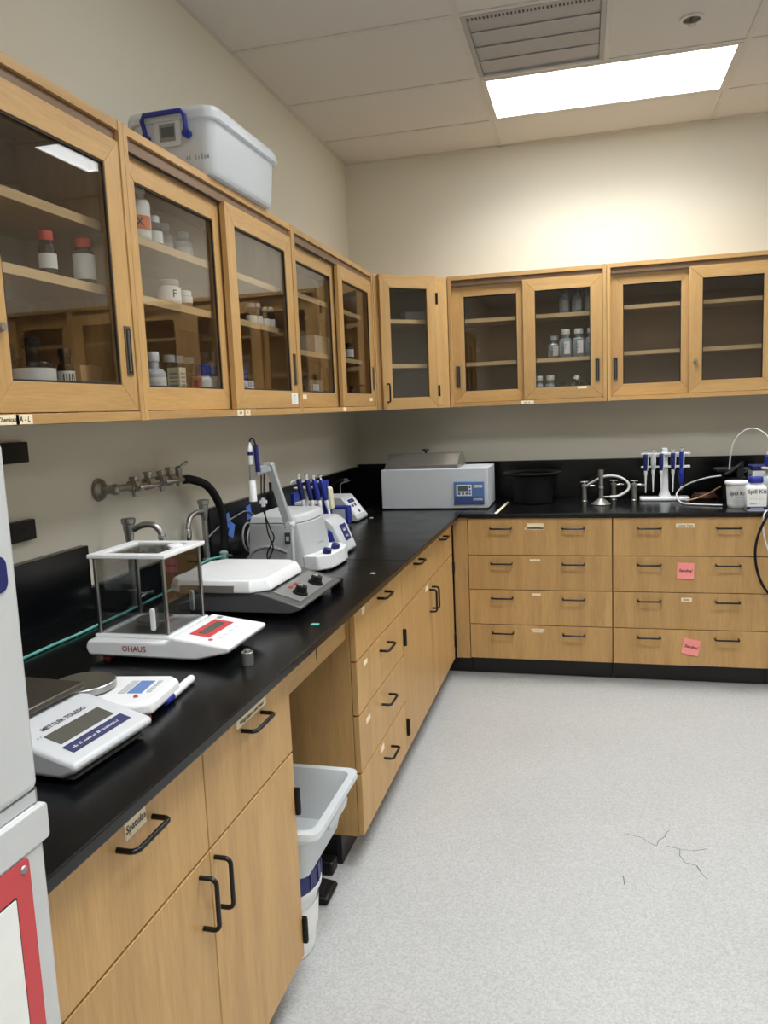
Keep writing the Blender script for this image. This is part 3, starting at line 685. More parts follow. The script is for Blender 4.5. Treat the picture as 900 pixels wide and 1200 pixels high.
# ---- knee space: tub on a lidded bucket, pedal
tx0, tx1, ty0, ty1, tz0, tz1 = .34, .782, -3.176, -2.79, .272, .425
t = thing('plastic_tub', 'frosted grey plastic tub standing on the bucket in the knee space', 'tub', ((tx0 + tx1) / 2, (ty0 + ty1) / 2, tz0))
o1 = [ringz(tx0 + .05, tx1 - .055, ty0 + .045, ty1 - .045, .03, tz0), ringz(tx0 + .03, tx1 - .03, ty0 + .026, ty1 - .026, .035, tz1 - .035), ringz(tx0 + .012, tx1 - .012, ty0 + .012, ty1 - .012, .035, tz1 - .033), ringz(tx0, tx1, ty0, ty1, .03, tz1 - .016), ringz(tx0 + .001, tx1 - .001, ty0 + .001, ty1 - .001, .03, tz1),
      ringz(tx0 + .022, tx1 - .022, ty0 + .022, ty1 - .022, .03, tz1), ringz(tx0 + .034, tx1 - .034, ty0 + .03, ty1 - .03, .03, tz1 - .03), ringz(tx0 + .054, tx1 - .059, ty0 + .049, ty1 - .049, .028, tz0 + .005)]
B().loft(o1).obj('tub_wall', TUBM, t, world=True)
b = B(); b.prism([(-3.06, tz1 - .036), (-3.045, tz1 - .058), (-2.905, tz1 - .058), (-2.89, tz1 - .036)], 'x', tx1 - .026, tx1 - .008); b.obj('grip_lip', TUBM, t, world=True, bevel=.004)
c = (.585, -3.03, 0)
t = thing('lidded_bucket', 'white plastic bucket with a dark blue lid under the grey tub', 'bucket', c)
B().lathe([(.108, 0), (.112, .004), (.128, .19), (.128, .20)], c, 40).obj('pail', WHITE, t, world=True)
B().lathe([(.128, .188), (.138, .188), (.139, .2), (.130, .203)], c, 40, False, False).obj('pail_rim', WHITE, t, world=True)
b = B(); b.lathe([(.1285, .2035), (.137, .2035), (.137, .252), (.13, .259), (.118, .262), (.116, .270), (.09, .2705)], c, 40)
for k in range(20):
    a = 2 * PI * k / 20; b.box(c[0] + .1365 * math.cos(a) - .003, c[0] + .1365 * math.cos(a) + .003, c[1] + .1365 * math.sin(a) - .003, c[1] + .1365 * math.sin(a) + .003, .207, .25)
b.obj('screw_lid', NAVY, t, world=True, label='dark blue ribbed lid')
b = B(); b.lathe([(.1225, .07), (.1275, .15)], c, 20, a0=-.9, a1=1.0); b.mi = 1; b.lathe([(.1265, .118), (.1275, .135)], c, 6, a0=.35, a1=.6); b.obj('paper_label', [PAPER, GREYM], t, world=True)
t = thing('foot_pedal', 'flat black foot pedal on the floor in front of the knee space', 'pedal', (.60, -2.80, 0))
B().prism([(.47, 0), (.672, 0), (.68, .012), (.672, .022), (.47, .052)], 'y', -2.845, -2.745).obj('pedal_body', BLACK, t, world=True, bevel=.004)
B().prism([(.49, .0495), (.655, .0258), (.655, .029), (.49, .053)], 'y', -2.835, -2.755).obj('tread_pad', BLACKR, t, world=True, bevel=.001)
t = thing('power_adapter', 'small black power adapter on the floor beside the toe kick', 'adapter', (.6, -2.665, 0))
B().box(.55, .645, -2.695, -2.64, 0, .045).obj('case', BLACK, t, world=True, bevel=.008, smooth=False)
B().tube([(.55, -2.667, .022), (.5, -2.67, .02), (.42, -2.72, .006), (.3, -2.74, .006)], .004, 8, 5).obj('lead', BLACK, t, world=True)

# ---- black wall plates on the left wall beside the fridge
for zc, nm in ((1.418, 'upper of the two black wall plates beside the fridge'), (1.213, 'lower of the two black wall plates beside the fridge')):
    t = thing('wall_plate', nm, 'wall plate', (.01, -3.19, zc - .027), 0, 'black wall plates')
    B().box(.001, .02, -3.245, -3.148, zc - .027, zc + .027).obj('box', BLACK, t, world=True, bevel=.003, smooth=False)
    B().cyl((.02, -3.196, zc), (.0208, -3.196, zc), .003, n=10).obj('screw', BLACKR, t, world=True)

# ================================================================== BALANCES
# ---- top loading balance with a square pan (nearest)
t = thing('top_loading_balance', 'grey white balance with a dark square pan at the fridge end of the bench', 'balance', (.50, -3.79, ZT), math.radians(-4))
Y0, Y1 = -3.900, -3.690
prof = [(.28, .010), (.64, .010), (.668, .022), (.668, .036), (.535, .070), (.28, .070)]
B().prism([(x, z + ZT) for x, z in prof], 'y', Y0, Y1).obj('housing', plain('balance_grey', (200, 202, 205), .4), t, world=True, bevel=.008, seg=3)
B().box(.29, .655, Y0 + .012, Y1 - .012, ZT + .004, ZT + .0098).obj('base_plate', GREYD, t, world=True, bevel=.002)
for x in (.31, .63):
    for yy in (Y0 + .03, Y1 - .03): B().cyl((x, yy, ZT), (x, yy, ZT + .0045), .014).obj('foot', BLACKR, t, world=True)
pan = B().box(.285, .52, Y0 - .004, Y1 + .004, ZT + .0775, ZT + .090).obj('pan', plain('pan_dark_steel', (96, 90, 82), .35, .85), t, world=True, bevel=.003)
B().cyl((.40, -3.795, ZT + .0702), (.40, -3.795, ZT + .0774), .03).obj('pan_post', STEELD, t, world=True)
sl = Vector((.133, 0, -.034)).normalized()       # down the display slope
nrm = Vector((.034, 0, .133)).normalized()
def slope_patch(o, ex, ey, w, h, mats, parent, txt=None, size=.01, lift=.0008, name='display'):
    M = basis(o, ex, ey); b = B()
    q = [tuple(M @ Vector(p)) for p in ((-w / 2, -h / 2, 0), (w / 2, -h / 2, 0), (w / 2, h / 2, 0), (-w / 2, h / 2, 0), (-w / 2, -h / 2, lift), (w / 2, -h / 2, lift), (w / 2, h / 2, lift), (-w / 2, h / 2, lift))]
    b.add(q, [(0, 3, 2, 1), (4, 5, 6, 7), (0, 1, 5, 4), (1, 2, 6, 5), (2, 3, 7, 6), (3, 0, 4, 7)])
    if txt: text_b(b, txt, size, M, 1, 0, lift + .0003)
    return b.obj(name, mats, parent, world=True, smooth=False)
def sp(s, yy): return Vector((.535, yy, ZT + .070)) + sl * s + nrm * .0004
slope_patch(sp(.062, -3.795), (0, 1, 0), -sl, .135, .036, [plain('lcd_dark', (84, 84, 78), .25)], t)
slope_patch(sp(.100, -3.795), (0, 1, 0), -sl, .150, .024, [plain('keypad_blue', (52, 56, 96), .4), PAPER], t, '~1,34', .009, name='keypad')
b = B(); text_b(b, 'METTLER TOLEDO', .013, basis(sp(.028, -3.795), (0, 1, 0), -sl), 0); text_b(b, '~1,5', .007, basis(sp(.040, -3.868), (0, 1, 0), -sl), 0); b.obj('brand_lettering', INK, t, world=True, smooth=False)
B().cyl(sp(.012, -3.886), sp(.012, -3.886) + nrm * .003, .006).obj('bubble_level', GREYM, t, world=True)
# ---- portable balance with a round pan
t = thing('portable_balance', 'white portable balance with round steel pan beside the white marker', 'balance', (.50, -3.585, ZT), math.radians(8))
pl = [(.385, -3.655), (.405, -3.672), (.60, -3.672), (.628, -3.655), (.632, -3.52), (.61, -3.498), (.43, -3.50), (.395, -3.525)]
B().prism([(x, y) for x, y in pl], 'z', ZT + .010, ZT + .036, [(x + (.5 - x) * .03, y + (-3.585 - y) * .04) for x, y in pl]).obj('housing', WHITE2, t, world=True, bevel=.008, seg=3)
for x, yy in ((.42, -3.645), (.42, -3.525), (.605, -3.645), (.605, -3.525)): B().cyl((x, yy, ZT), (x, yy, ZT + .0115), .012, .01).obj('foot', REDP, t, world=True)
B().lathe([(.03, 0), (.055, .004), (.056, .010), (.062, .010), (.0625, .004), (.0625, .016), (.061, .0175)], (.455, -3.588, ZT + .036), 44).obj('round_pan', STEEL, t, world=True)
zt = ZT + .0362
slope_patch((.570, -3.575, zt), (0, 1, 0), (-1, 0, 0), .072, .030, [LCDB], t)
slope_patch((.544, -3.575, zt), (0, 1, 0), (-1, 0, 0), .072, .016, [GREYP], t, name='model_strip')
b = B()
for k in range(4): b.prism(rrect(.592, .602, -3.605 + k * .018, -3.592 + k * .018, .003), 'z', zt, zt + .0012)
b.obj('buttons', GREYP, t, world=True)
b = B(); b.cyl((.582, -3.630, zt), (.582, -3.630, zt + .0008), .005); b.box(.576, .580, -3.628, -3.618, zt, zt + .0008); b.obj('red_logo', REDI, t, world=True, smooth=False)
b = B(); b.tube([(.388, -3.60, ZT + .02), (.36, -3.58, ZT + .03), (.33, -3.52, ZT + .006), (.30, -3.47, ZT + .005), (.24, -3.45, ZT + .005), (.14, -3.44, ZT + .005)], .0022, 8, 6); b.obj('power_cable', GREYD, t, world=True)

# ---- analytical balance with glass draft shield
t = thing('analytical_balance', 'white analytical balance with a glass draft shield and red display', 'balance', (.46, -3.225, ZT))
Y0, Y1 = -3.325, -3.105
pr = [(.275, .014), (.56, .012), (.645, .032), (.648, .046), (.500, .066), (.482, .052), (.275, .052), (.266, .034)]
B().prism([(x, z + ZT) for x, z in pr], 'y', Y0, Y1).obj('housing', WHITE2, t, world=True, bevel=.006, seg=3)
for x, yy in ((.31, Y0 + .03), (.31, Y1 - .03), (.53, Y0 + .07), (.53, Y1 - .03)):
    b = B(); b.cyl((x, yy, ZT), (x, yy, ZT + .010), .014); b.cyl((x, yy, ZT + .010), (x, yy, ZT + .024), .006); b.obj('levelling_foot', plain('rust_foot', (140, 58, 36), .5), t, world=True)
b = B(); text_b(b, 'OHAUS', .019, basis((.40, Y0 - .0003, ZT + .034), (1, 0, 0), (0, 0, 1)), 0, 0); b.obj('brand_lettering', plain('brand_red_brown', (150, 62, 44), .5), t, world=True, smooth=False)
zb = ZT + .0525; zt = 1.172; X0, X1, S0, S1 = .285, .477, -3.293, -3.106
b = B(); b.box(X0 - .006, X1 + .006, S0 - .006, S0 + .010, zb, zb + .008).box(X0 - .006, X1 + .006, S1 - .010, S1 + .006, zb, zb + .008).box(X0 - .006, X0 + .01, S0 + .01, S1 - .01, zb, zb + .008).box(X1 - .01, X1 + .006, S0 + .01, S1 - .01, zb, zb + .008)
b.obj('shield_base', WHITE2, t, world=True, bevel=.002, smooth=False)
B().box(X0 + .011, X1 - .011, S0 + .011, S1 - .011, zb, zb + .002).obj('weighing_floor', STEELD, t, world=True, smooth=False)
for x in (X0 + .004, X1 - .004):
    for yy in (S0 + .004, S1 - .004): B().box(x - .0042, x + .0042, yy - .0042, yy + .0042, zb + .008, zt - .010).obj('corner_post', STEEL, t, world=True, bevel=.002)
for p in ((X0 + .01, X1 - .01, S0 + .002, S0 + .005), (X0 + .01, X1 - .01, S1 - .005, S1 - .002), (X0 + .002, X0 + .005, S0 + .01, S1 - .01), (X1 - .005, X1 - .002, S0 + .01, S1 - .01)):
    B().box(p[0], p[1], p[2], p[3], zb + .008, zt - .0105).obj('glass_pane', CLEARG, t, world=True, smooth=False)
b = B(); e = .009
b.box(X0 - e, X1 + e, S0 - e, S0 + .016, zt - .010, zt).box(X0 - e, X1 + e, S1 - .016, S1 + e, zt - .010, zt).box(X0 - e, X0 + .022, S0 + .016, S1 - .016, zt - .010, zt).box(X1 - .022, X1 + e, S0 + .016, S1 - .016, zt - .010, zt)
b.obj('top_frame', WHITE2, t, world=True, bevel=.002, smooth=False)
B().box(X0 + .022, X1 - .022, S0 + .016, S1 - .016, zt - .007, zt - .004).obj('glass_pane', CLEARG, t, world=True, smooth=False)
b = B(); b.lathe([(.018, 0), (.020, .006), (.017, .009)], (X1 - .018, -3.20, zt), 20); b.obj('lid_grip', WHITE2, t, world=True)
b = B(); b.lathe([(.044, 0), (.046, .002), (.045, .004)], (.385, -3.20, zb + .022), 36); b.cyl((.385, -3.20, zb + .002), (.385, -3.20, zb + .022), .01); b.obj('round_pan', STEELD, t, world=True)
for (x, yy) in ((.44, S0 + .0005), (.44, S1 - .0005)):
    s = -1 if yy < -3.2 else 1
    b = B(); b.prism(rrect(x - .006, x + .006, zb + .02, zb + .075, .0055), 'y', yy, yy + s * .008); b.obj('door_grip', WHITE2, t, world=True, bevel=.002)
sl = Vector((.148, 0, -.020)).normalized(); nrm = Vector((.020, 0, .148)).normalized()
def sp(s, yy): return Vector((.500, yy, ZT + .066)) + sl * s + nrm * .0004
slope_patch(sp(.052, -3.215), (0, 1, 0), -sl, .135, .052, [REDI], t, name='display_bezel')
slope_patch(sp(.052, -3.215) + nrm * .0009, (0, 1, 0), -sl, .10, .022, [LCD], t)
b = B()
for k in range(4): b.prism(rrect(-.009, .009, -.006, .006, .004), 'z', 0, .0014)
b = B()
for k in range(4): b.add(*(lambda bb: (bb.v, bb.f))(B().prism(rrect(-.010, .010, -.006, .006, .004), 'z', 0, .0014).xf(basis(sp(.100, -3.265 + k * .032), (0, 1, 0), -sl))))
b.obj('buttons', WHITE, t, world=True)
b = B(); b.add(*(lambda bb: (bb.v, bb.f))(B().prism(rrect(-.006, .006, -.005, .005, .004), 'z', 0, .0008).xf(basis(sp(.088, -3.295), (0, 1, 0), -sl)))); b.obj('red_logo', REDI, t, world=True, smooth=False)
slope_patch(sp(.03, -3.128), (0, 1, 0), -sl, .018, .012, [GREYM], t, name='rating_sticker')

# ---- marker and weight
a0, a1 = Vector((.607, -3.428, ZT + .0095)), Vector((.622, -3.575, ZT + .0095)); d = (a1 - a0).normalized()
t = thing('marker_pen', 'fat white marker pen with a blue cap lying beside the round pan balance', 'marker', (.615, -3.5, ZT))
b = B(); b.tube([a0 + d * .000, a0 + d * .003, a0 + d * .008, a0 + d * .112], 0, 18, rads=[.004, .0075, .0092, .0092]); b.obj('barrel', WHITE2, t, world=True)
b = B(); b.tube([a0 + d * .1125, a0 + d * .143, a0 + d * .148], 0, 18, rads=[.0094, .0088, .0074]); b.obj('cap', BLUE, t, world=True)
t = thing('calibration_weight', 'small cylindrical steel weight standing in front of the draft shield balance', 'weight', (.682, -3.302, ZT))
B().lathe([(.0135, 0), (.0145, .001), (.0145, .031), (.0135, .032)], (.682, -3.302, ZT), 26).obj('body', STEELD, t, world=True)
B().lathe([(.006, .032), (.0055, .034), (.008, .036), (.007, .038)], (.682, -3.302, ZT), 18).obj('knob', STEELD, t, world=True)
# bits on the worktop
for nm, col, p, s_ in (('green_paper_scrap', 'scrap_teal', (.725, -2.954), .012), ('white_paper_scrap', 'scrap_white', (.709, -2.288), .009), ('white_paper_scrap', 'scrap_white', (.318, -.882), .010)):
    m = plain(col, (92, 176, 170) if 'teal' in col else (222, 222, 218), .7)
    b = B(); b.add([(p[0] - s_, p[1] - s_ * .6, ZT), (p[0] + s_, p[1] - s_ * .8, ZT), (p[0] + s_ * .9, p[1] + s_ * .7, ZT + .0003), (p[0] - s_ * .8, p[1] + s_ * .7, ZT), (p[0] - s_, p[1] - s_ * .6, ZT + .0012), (p[0] + s_, p[1] - s_ * .8, ZT + .0012), (p[0] + s_ * .9, p[1] + s_ * .7, ZT + .0015), (p[0] - s_ * .8, p[1] + s_ * .7, ZT + .0012)], [(0, 3, 2, 1), (4, 5, 6, 7), (0, 1, 5, 4), (1, 2, 6, 5), (2, 3, 7, 6), (3, 0, 4, 7)])
    tag(b.obj(nm, m, smooth=False), 'tiny teal paper scrap on the worktop in front of the stirrer' if 'teal' in col else ('tiny white paper scrap near the worktop seam' if p[0] > .5 else 'tiny white paper scrap in front of the small grey device'), 'scrap')

# ================================================================== STIRRER, ELECTRODE ARM, CENTRIFUGE ...
t = thing('hotplate_stirrer', 'hotplate stirrer with a thick white top plate and dark grey base', 'hotplate', (.45, -2.72, ZT))
Y0, Y1 = -2.905, -2.535
pr = [(.285, .014), (.635, .014), (.668, .026), (.668, .034), (.545, .072), (.285, .072)]
B().prism([(x, z + ZT) for x, z in pr], 'y', Y0, Y1).obj('base', plain('stirrer_grey', (84, 84, 85), .38), t, world=True, bevel=.006, seg=3)
sl = Vector((.123, 0, -.038)).normalized(); nrm = Vector((.038, 0, .123)).normalized()
def sp(s, yy): return Vector((.545, yy, ZT + .072)) + sl * s + nrm * .0005
slope_patch(sp(.068, -2.715), (0, 1, 0), -sl, .30, .088, [plain('panel_grey', (122, 122, 121), .35)], t, name='control_panel', lift=.002)
for yy in (-2.80, -2.665):
    b = B(); p = sp(.085, yy) + nrm * .002; b.cyl(p, p + nrm * .006, .024, .022); b.cyl(p + nrm * .006, p + nrm * .024, .0185, .0165); kn = b.obj('knob', BLACK, t, world=True)
    q = p + nrm * .0242; B().box(q.x - .0145, q.x + .002, q.y - .001, q.y + .001, q.z - .001, q.z + .004).obj('pointer_line', PAPER, kn, world=True, smooth=False)
for yy in (-2.735, -2.775): slope_patch(sp(.045, yy) + nrm * .002, (0, 1, 0), -sl, .024, .012, [LEDR], t, name='indicator')
for x in (.32, .60):
    for yy in (Y0 + .035, Y1 - .035): B().cyl((x, yy, ZT), (x, yy, ZT + .015), .014).obj('foot', BLACKR, t, world=True)
x0, x1, y0_, y1_ = .242, .565, -2.915, -2.57; c_ = .045
def octo(e, z): return [(x0 + c_ - e * .4, y0_ - e, z), (x1 - c_ + e * .4, y0_ - e, z), (x1 + e, y0_ + c_ - e * .4, z), (x1 + e, y1_ - c_ + e * .4, z), (x1 - c_ + e * .4, y1_ + e, z), (x0 + c_ - e * .4, y1_ + e, z), (x0 - e, y1_ - c_ + e * .4, z), (x0 - e, y0_ + c_ - e * .4, z)]
B().loft([octo(0, ZT + .073), octo(0, ZT + .083), octo(-.013, ZT + .108)]).obj('top_plate', WHITE2, t, world=True, bevel=.004, seg=3, label='thick white ceramic top plate')
B().box(.30, .47, y0_ - .0015, y0_ + .004, ZT + .074, ZT + .0945).obj('name_plate', plain('plate_grey', (132, 127, 120), .4), t, world=True, smooth=False)
b = B(); b.box(.63, .668, Y1 + .002, Y1 + .03, ZT + .0, ZT + .032); b.obj('rod_clamp', BLACK, t, world=True, bevel=.003)
# electrode arm and stand
ya = -2.44
t = thing('electrode_stand', 'grey jointed electrode arm on a thin rod between stirrer and centrifuge', 'stand', (.47, ya, ZT))
B().box(.40, .54, ya - .045, ya + .06, ZT, ZT + .010).obj('base_plate', GREYM, t, world=True, bevel=.003)
B().cyl((.47, ya, ZT + .010), (.47, ya, 1.12), .006, n=14).obj('rod', GREYP, t, world=True)
def bar(b, p, q, w, h):
    p = Vector(p); q = Vector(q); d = (q - p).normalized(); n = Vector((0, 1, 0)); m = d.cross(n).normalized()
    R = [[tuple(c + n * a * w / 2 + m * k * h / 2) for a, k in ((-1, -1), (1, -1), (1, 1), (-1, 1))] for c in (p, q)]
    return b.loft(R)
b = B(); bar(b, (.462, ya, 1.105), (.402, ya, 1.325), .022, .027); b.obj('lower_arm', GREYM, t, world=True, bevel=.003)
b = B(); b.cyl((.467, ya - .018, 1.112), (.467, ya + .018, 1.112), .012); b.cyl((.467, ya - .024, 1.12), (.467, ya - .018, 1.12), .008); b.obj('elbow_joint', GREYP, t, world=True)
B().box(.385, .416, ya - .0165, ya + .0165, 1.318, 1.328).obj('arm_cap', GREYP, t, world=True, bevel=.002)
b = B(); bar(b, (.408, ya, 1.312), (.357, ya - .01, 1.300), .03, .026); b.box(.343, .372, ya - .03, ya + .008, 1.285, 1.315); b.obj('electrode_clip', GREYP, t, world=True, bevel=.003)
b = B(); b.box(.403, .412, ya - .0175, ya - .0135, 1.23, 1.262); b.obj('spring_slot', BLACK, t, world=True)
b = B(); b.box(.352, .378, ya + .012, ya + .02, 1.185, 1.197).box(.36, .37, ya + .008, ya + .024, 1.175, 1.205); b.obj('cable_clip', WHITE, t, world=True, bevel=.001)
t = thing('ph_electrode', 'white and clear pH electrode with black cable held by the grey arm', 'electrode', (.352, ya - .018, 1.20))
e = (.352, ya - .038)
B().lathe([(.013, 1.200), (.0135, 1.204), (.0125, 1.268), (.010, 1.272)], (e[0], e[1], 0), 20).obj('storage_cap', WHITE2, t, world=True)
B().lathe([(.0075, 1.2725), (.0075, 1.325)], (e[0], e[1], 0), 16).obj('glass_stem', plain('stem_grey', (150, 148, 142), .2), t, world=True)
B().lathe([(.0095, 1.3255), (.010, 1.345), (.008, 1.3455), (.0095, 1.347), (.0095, 1.382), (.006, 1.388), (.004, 1.40)], (e[0], e[1], 0), 18).obj('head', WHITE2, t, world=True)
B().lathe([(.0097, 1.357), (.0097, 1.368)], (e[0], e[1], 0), 18, False, False).obj('blue_band', NAVY, t, world=True)
b = B(); b.tube([(e[0] + .024, e[1] + .002, 1.30), (e[0] + .020, e[1], 1.39)], 0, 14, rads=[.009, .0075]); b.obj('probe_body', NAVY, t, world=True)
b = B(); b.tube([(e[0], e[1], 1.398), (e[0] + .004, e[1], 1.412), (e[0] + .014, e[1], 1.410), (e[0] + .021, e[1], 1.39)], .003, 8, 6)
b.obj('cable_loop', BLACK, t, world=True)
b = B(); b.tube([(.375, ya + .013, 1.29), (.368, ya + .016, 1.19), (.372, ya + .02, 1.09), (.385, ya + .03, 1.03), (.36, ya + .04, .97), (.40, ya + .045, .94), (.44, ya + .05, .93)], .0025, 8, 7)
b.tube([(.365, ya + .012, 1.29), (.36, ya + .016, 1.18), (.382, ya + .02, 1.10), (.39, ya + .03, 1.06), (.352, ya + .05, 1.0), (.365, ya + .06, .95), (.40, ya + .05, .965), (.43, ya + .055, .93)], .0025, 8, 7); b.obj('cable', BLACK, t, world=True)

# ---- large grey instrument with two navy knobs
t = thing('centrifuge', 'large grey bench centrifuge with two navy knobs on its white front ledge', 'centrifuge', (.38, -2.14, ZT))
Y0, Y1 = -2.295, -1.99
cf = plain('centrifuge_grey', (176, 178, 180), .42)
pl0 = [(.236, Y0), (.440, Y0), (.462, Y0 + .012), (.486, Y0 + .07), (.494, (Y0 + Y1) / 2), (.486, Y1 - .07), (.462, Y1 - .012), (.440, Y1), (.236, Y1)]
pl1 = [(.246, Y0 + .003), (.418, Y0 + .003), (.432, Y0 + .012), (.450, Y0 + .07), (.456, (Y0 + Y1) / 2), (.450, Y1 - .07), (.432, Y1 - .012), (.418, Y1 - .003), (.246, Y1 - .003)]
B().prism(pl0, 'z', ZT + .008, ZT + .180, pl1).obj('housing', cf, t, world=True, bevel=.004)
pl2 = [(x + (.34 - x) * .05, y + (-2.14 - y) * .05) for x, y in pl1]
pl3 = [(x + (.34 - x) * .12, y + (-2.14 - y) * .14) for x, y in pl1]
B().loft([[(x, y, ZT + .1815) for x, y in pl1], [(x, y, ZT + .204) for x, y in pl2], [(x, y, ZT + .211) for x, y in pl3]]).obj('lid', GREYP, t, world=True, bevel=.003)
led = [(.45, Y0 + .006), (.506, Y0 + .006), (.542, Y0 + .05), (.550, Y0 + .12), (.550, Y1 - .12), (.542, Y1 - .05), (.506, Y1 - .006), (.45, Y1 - .006)]
B().prism(led, 'z', ZT + .006, ZT + .062, [(x - .004, y) for x, y in led]).obj('front_ledge', WHITE, t, world=True, bevel=.006, seg=3)
for yy in (-2.235, -2.135):
    b = B(); p = Vector((.521, yy, ZT + .062)); n_ = Vector((.25, 0, 1)).normalized(); b.cyl(p, p + n_ * .018, .0165, .0155); b.cyl(p + n_ * .018, p + n_ * .0205, .0155, .012); b.obj('knob', NAVY, t, world=True, label='navy rotary knob')
b = B(); text_b(b, '~1,10', .012, basis((.486, -2.19, ZT + .10), (.10, 1, 0), (-.25, 0, 1)), 0); b.obj('lettering', INK, t, world=True, smooth=False)
B().box(.385, .405, Y0 - .001, Y0 + .006, ZT + .108, ZT + .148).obj('side_latch', GREYD, t, world=True, smooth=False)
B().box(.389, .401, Y0 - .0015, Y0 + .004, ZT + .118, ZT + .134).obj('latch_key', GREYP, t, world=True, smooth=False)
b = B(); b.tube([(.235, Y0 + .001, ZT + .05), (.26, Y0, ZT + .08), (.30, Y0, ZT + .095), (.35, Y0, ZT + .09), (.39, Y0 + .001, ZT + .075)], .006, 8, 6); b.obj('grip_moulding', GREYM, t, world=True)
for x in (.26, .52):
    for yy in (Y0 + .05, Y1 - .05): B().cyl((x, yy, ZT), (x, yy, ZT + .0085), .012).obj('foot', BLACKR, t, world=True)
B().box(.31, .35, -2.16, -2.15, ZT + .211, ZT + .2122).obj('lid_mark', GREYD, t, world=True, smooth=False)
# ---- second instrument with blue keypad
t = thing('vortex_mixer', 'pale grey instrument with a slanted navy keypad behind the centrifuge', 'instrument', (.36, -1.87, ZT))
Y0, Y1 = -1.965, -1.80
pr = [(.23, 0.004), (.50, .004), (.506, .016), (.462, .125), (.43, .15), (.23, .15)]
B().prism([(x, z + ZT) for x, z in pr], 'y', Y0, Y1).obj('housing', GREYP, t, world=True, bevel=.006, seg=3)
sl = Vector((.044, 0, -.109)).normalized(); nrm = Vector((.109, 0, .044)).normalized()
slope_patch(Vector((.462, -1.865, ZT + .125)) + sl * .045 + nrm * .0005, (0, 1, 0), -sl, .07, .07, [NAVY, PAPER], t, '~2,4', .02, name='keypad', lift=.0015)
b = B(); b.prism([(.43, ZT + .05), (.462, ZT + .06), (.47, ZT + .04), (.456, ZT + .095), (.44, ZT + .11)], 'y', Y0 - .001, Y0 + .002); b.obj('blue_side_print', BLUE, t, world=True, smooth=False)
B().box(.24, .49, Y0 + .01, Y1 - .01, ZT, ZT + .0045).obj('foot', BLACKR, t, world=True)

# ================================================================== PIPETTES
def pipette(label, top, axis, side, col=None, L=.235, group='pipettes', big=False, parent_name='pipette'):
    """top = top of plunger, axis = unit direction towards the tip, side = direction of the finger hook"""
    top = Vector(top); d = Vector(axis).normalized(); sd = Vector(side); sd = (sd - d * sd.dot(d)).normalized()
    t = thing(parent_name, label, 'pipette', top + d * L, 0, group)
    col = col or NAVY; k = .9 if big else 1.0
    def T(s_, off=0): return top + d * s_ + sd * off
    b = B(); b.tube([T(0), T(.004), T(.005), T(.022)], 0, 12, rads=[.0095, .0095, .0042, .0042]); pb_ = b.obj('plunger', WHITE2, t, world=True); B().tube([T(-.003), T(-.0002)], .0088, 12).obj('button', GREYD, pb_, world=True)
    b = B(); b.tube([T(.020), T(.024), T(.034), T(.075), T(.108), T(.114)], 0, 14, rads=[.010, .0125 * k, .013 * k, .0125 * k, .0105 * k, .008]); b.obj('handle', col, t, world=True)
    b = B(); b.tube([T(.024, .010), T(.026, .03), T(.034, .038)], .0045, 8); b.obj('finger_hook', WHITE2 if col is not WHITE2 else GREYP, t, world=True)
    lt = d.cross(sd); b = B(); b.tube([T(.026, -.004) + lt * .0115, T(.06, -.004) + lt * .012, T(.112, -.003) + lt * .010], .0032, 8); b.obj('ejector_bar', WHITE2, t, world=True)
    b = B(); b.tube([T(.1145), T(.135), T(.145), T(.165), T(L)], 0, 12, rads=[.0095, .0145, .0145, .0140, .008] if big else [.0095, .009, .0065, .0055, .0028]); b.obj('shaft', (col if big else WHITE2), t, world=True)
    if big: B().tube([T(L + .0005), T(L + .022)], 0, 12, rads=[.0055, .003]).obj('nozzle', WHITE2, t, world=True)
    return t

# ---- carousel on the left bench behind the centrifuge
cxp, cyp = .215, -1.60
t = thing('pipette_carousel', 'round pipette carousel on the left bench behind the centrifuge', 'stand', (cxp, cyp, ZT))
B().lathe([(.085, 0), (.088, .006), (.08, .014), (.02, .022), (.014, .03), (.012, .235), (.02, .245), (.02, .25)], (cxp, cyp, ZT), 32).obj('base_and_post', WHITE, t, world=True)
b = B(); b.lathe([(.02, .236), (.052, .238), (.054, .244), (.02, .248)], (cxp, cyp, ZT), 28); b.obj('hook_ring', WHITE, t, world=True)
ws = ['nearest the camera', 'second', 'third', 'farthest right']
for k, (dx, dy) in enumerate(((-.005, -.07), (.03, -.062), (.055, -.04), (.075, -.005))):
    pos = Vector((cxp + dx, cyp + dy, 1.222 - .004 * k)); ax = Vector((.16 + .02 * k, -.02, -1))
    pipette(['leftmost blue pipette on the carousel behind the centrifuge', 'second blue pipette from the left on the carousel', 'third blue pipette from the left on the carousel', 'rightmost blue pipette on the carousel'][k], pos, ax, (-1, -.3, .0), NAVY if k < 2 else BLUE, .23)
# label plate of the rightmost pipette
t = thing('pipette_controller', 'blue and cream pipette controller standing behind the carousel', 'pipette controller', (.28, -1.47, ZT))
b = B(); b.tube([(.275, -1.47, ZT + .10), (.272, -1.47, ZT + .20), (.262, -1.47, ZT + .262)], 0, 14, rads=[.02, .024, .018]); b.obj('grip', BLUE, t, world=True)
b = B(); b.prism([(.286, ZT + .12), (.302, ZT + .13), (.296, ZT + .225), (.284, ZT + .235)], 'y', -1.492, -1.448); b.obj('cream_panel', CREAMP, t, world=True, bevel=.003)
b = B(); b.lathe([(.04, 0), (.042, .008), (.02, .03), (.02, .11)], (.276, -1.47, ZT), 20); b.obj('stand_foot', BLUE, t, world=True)
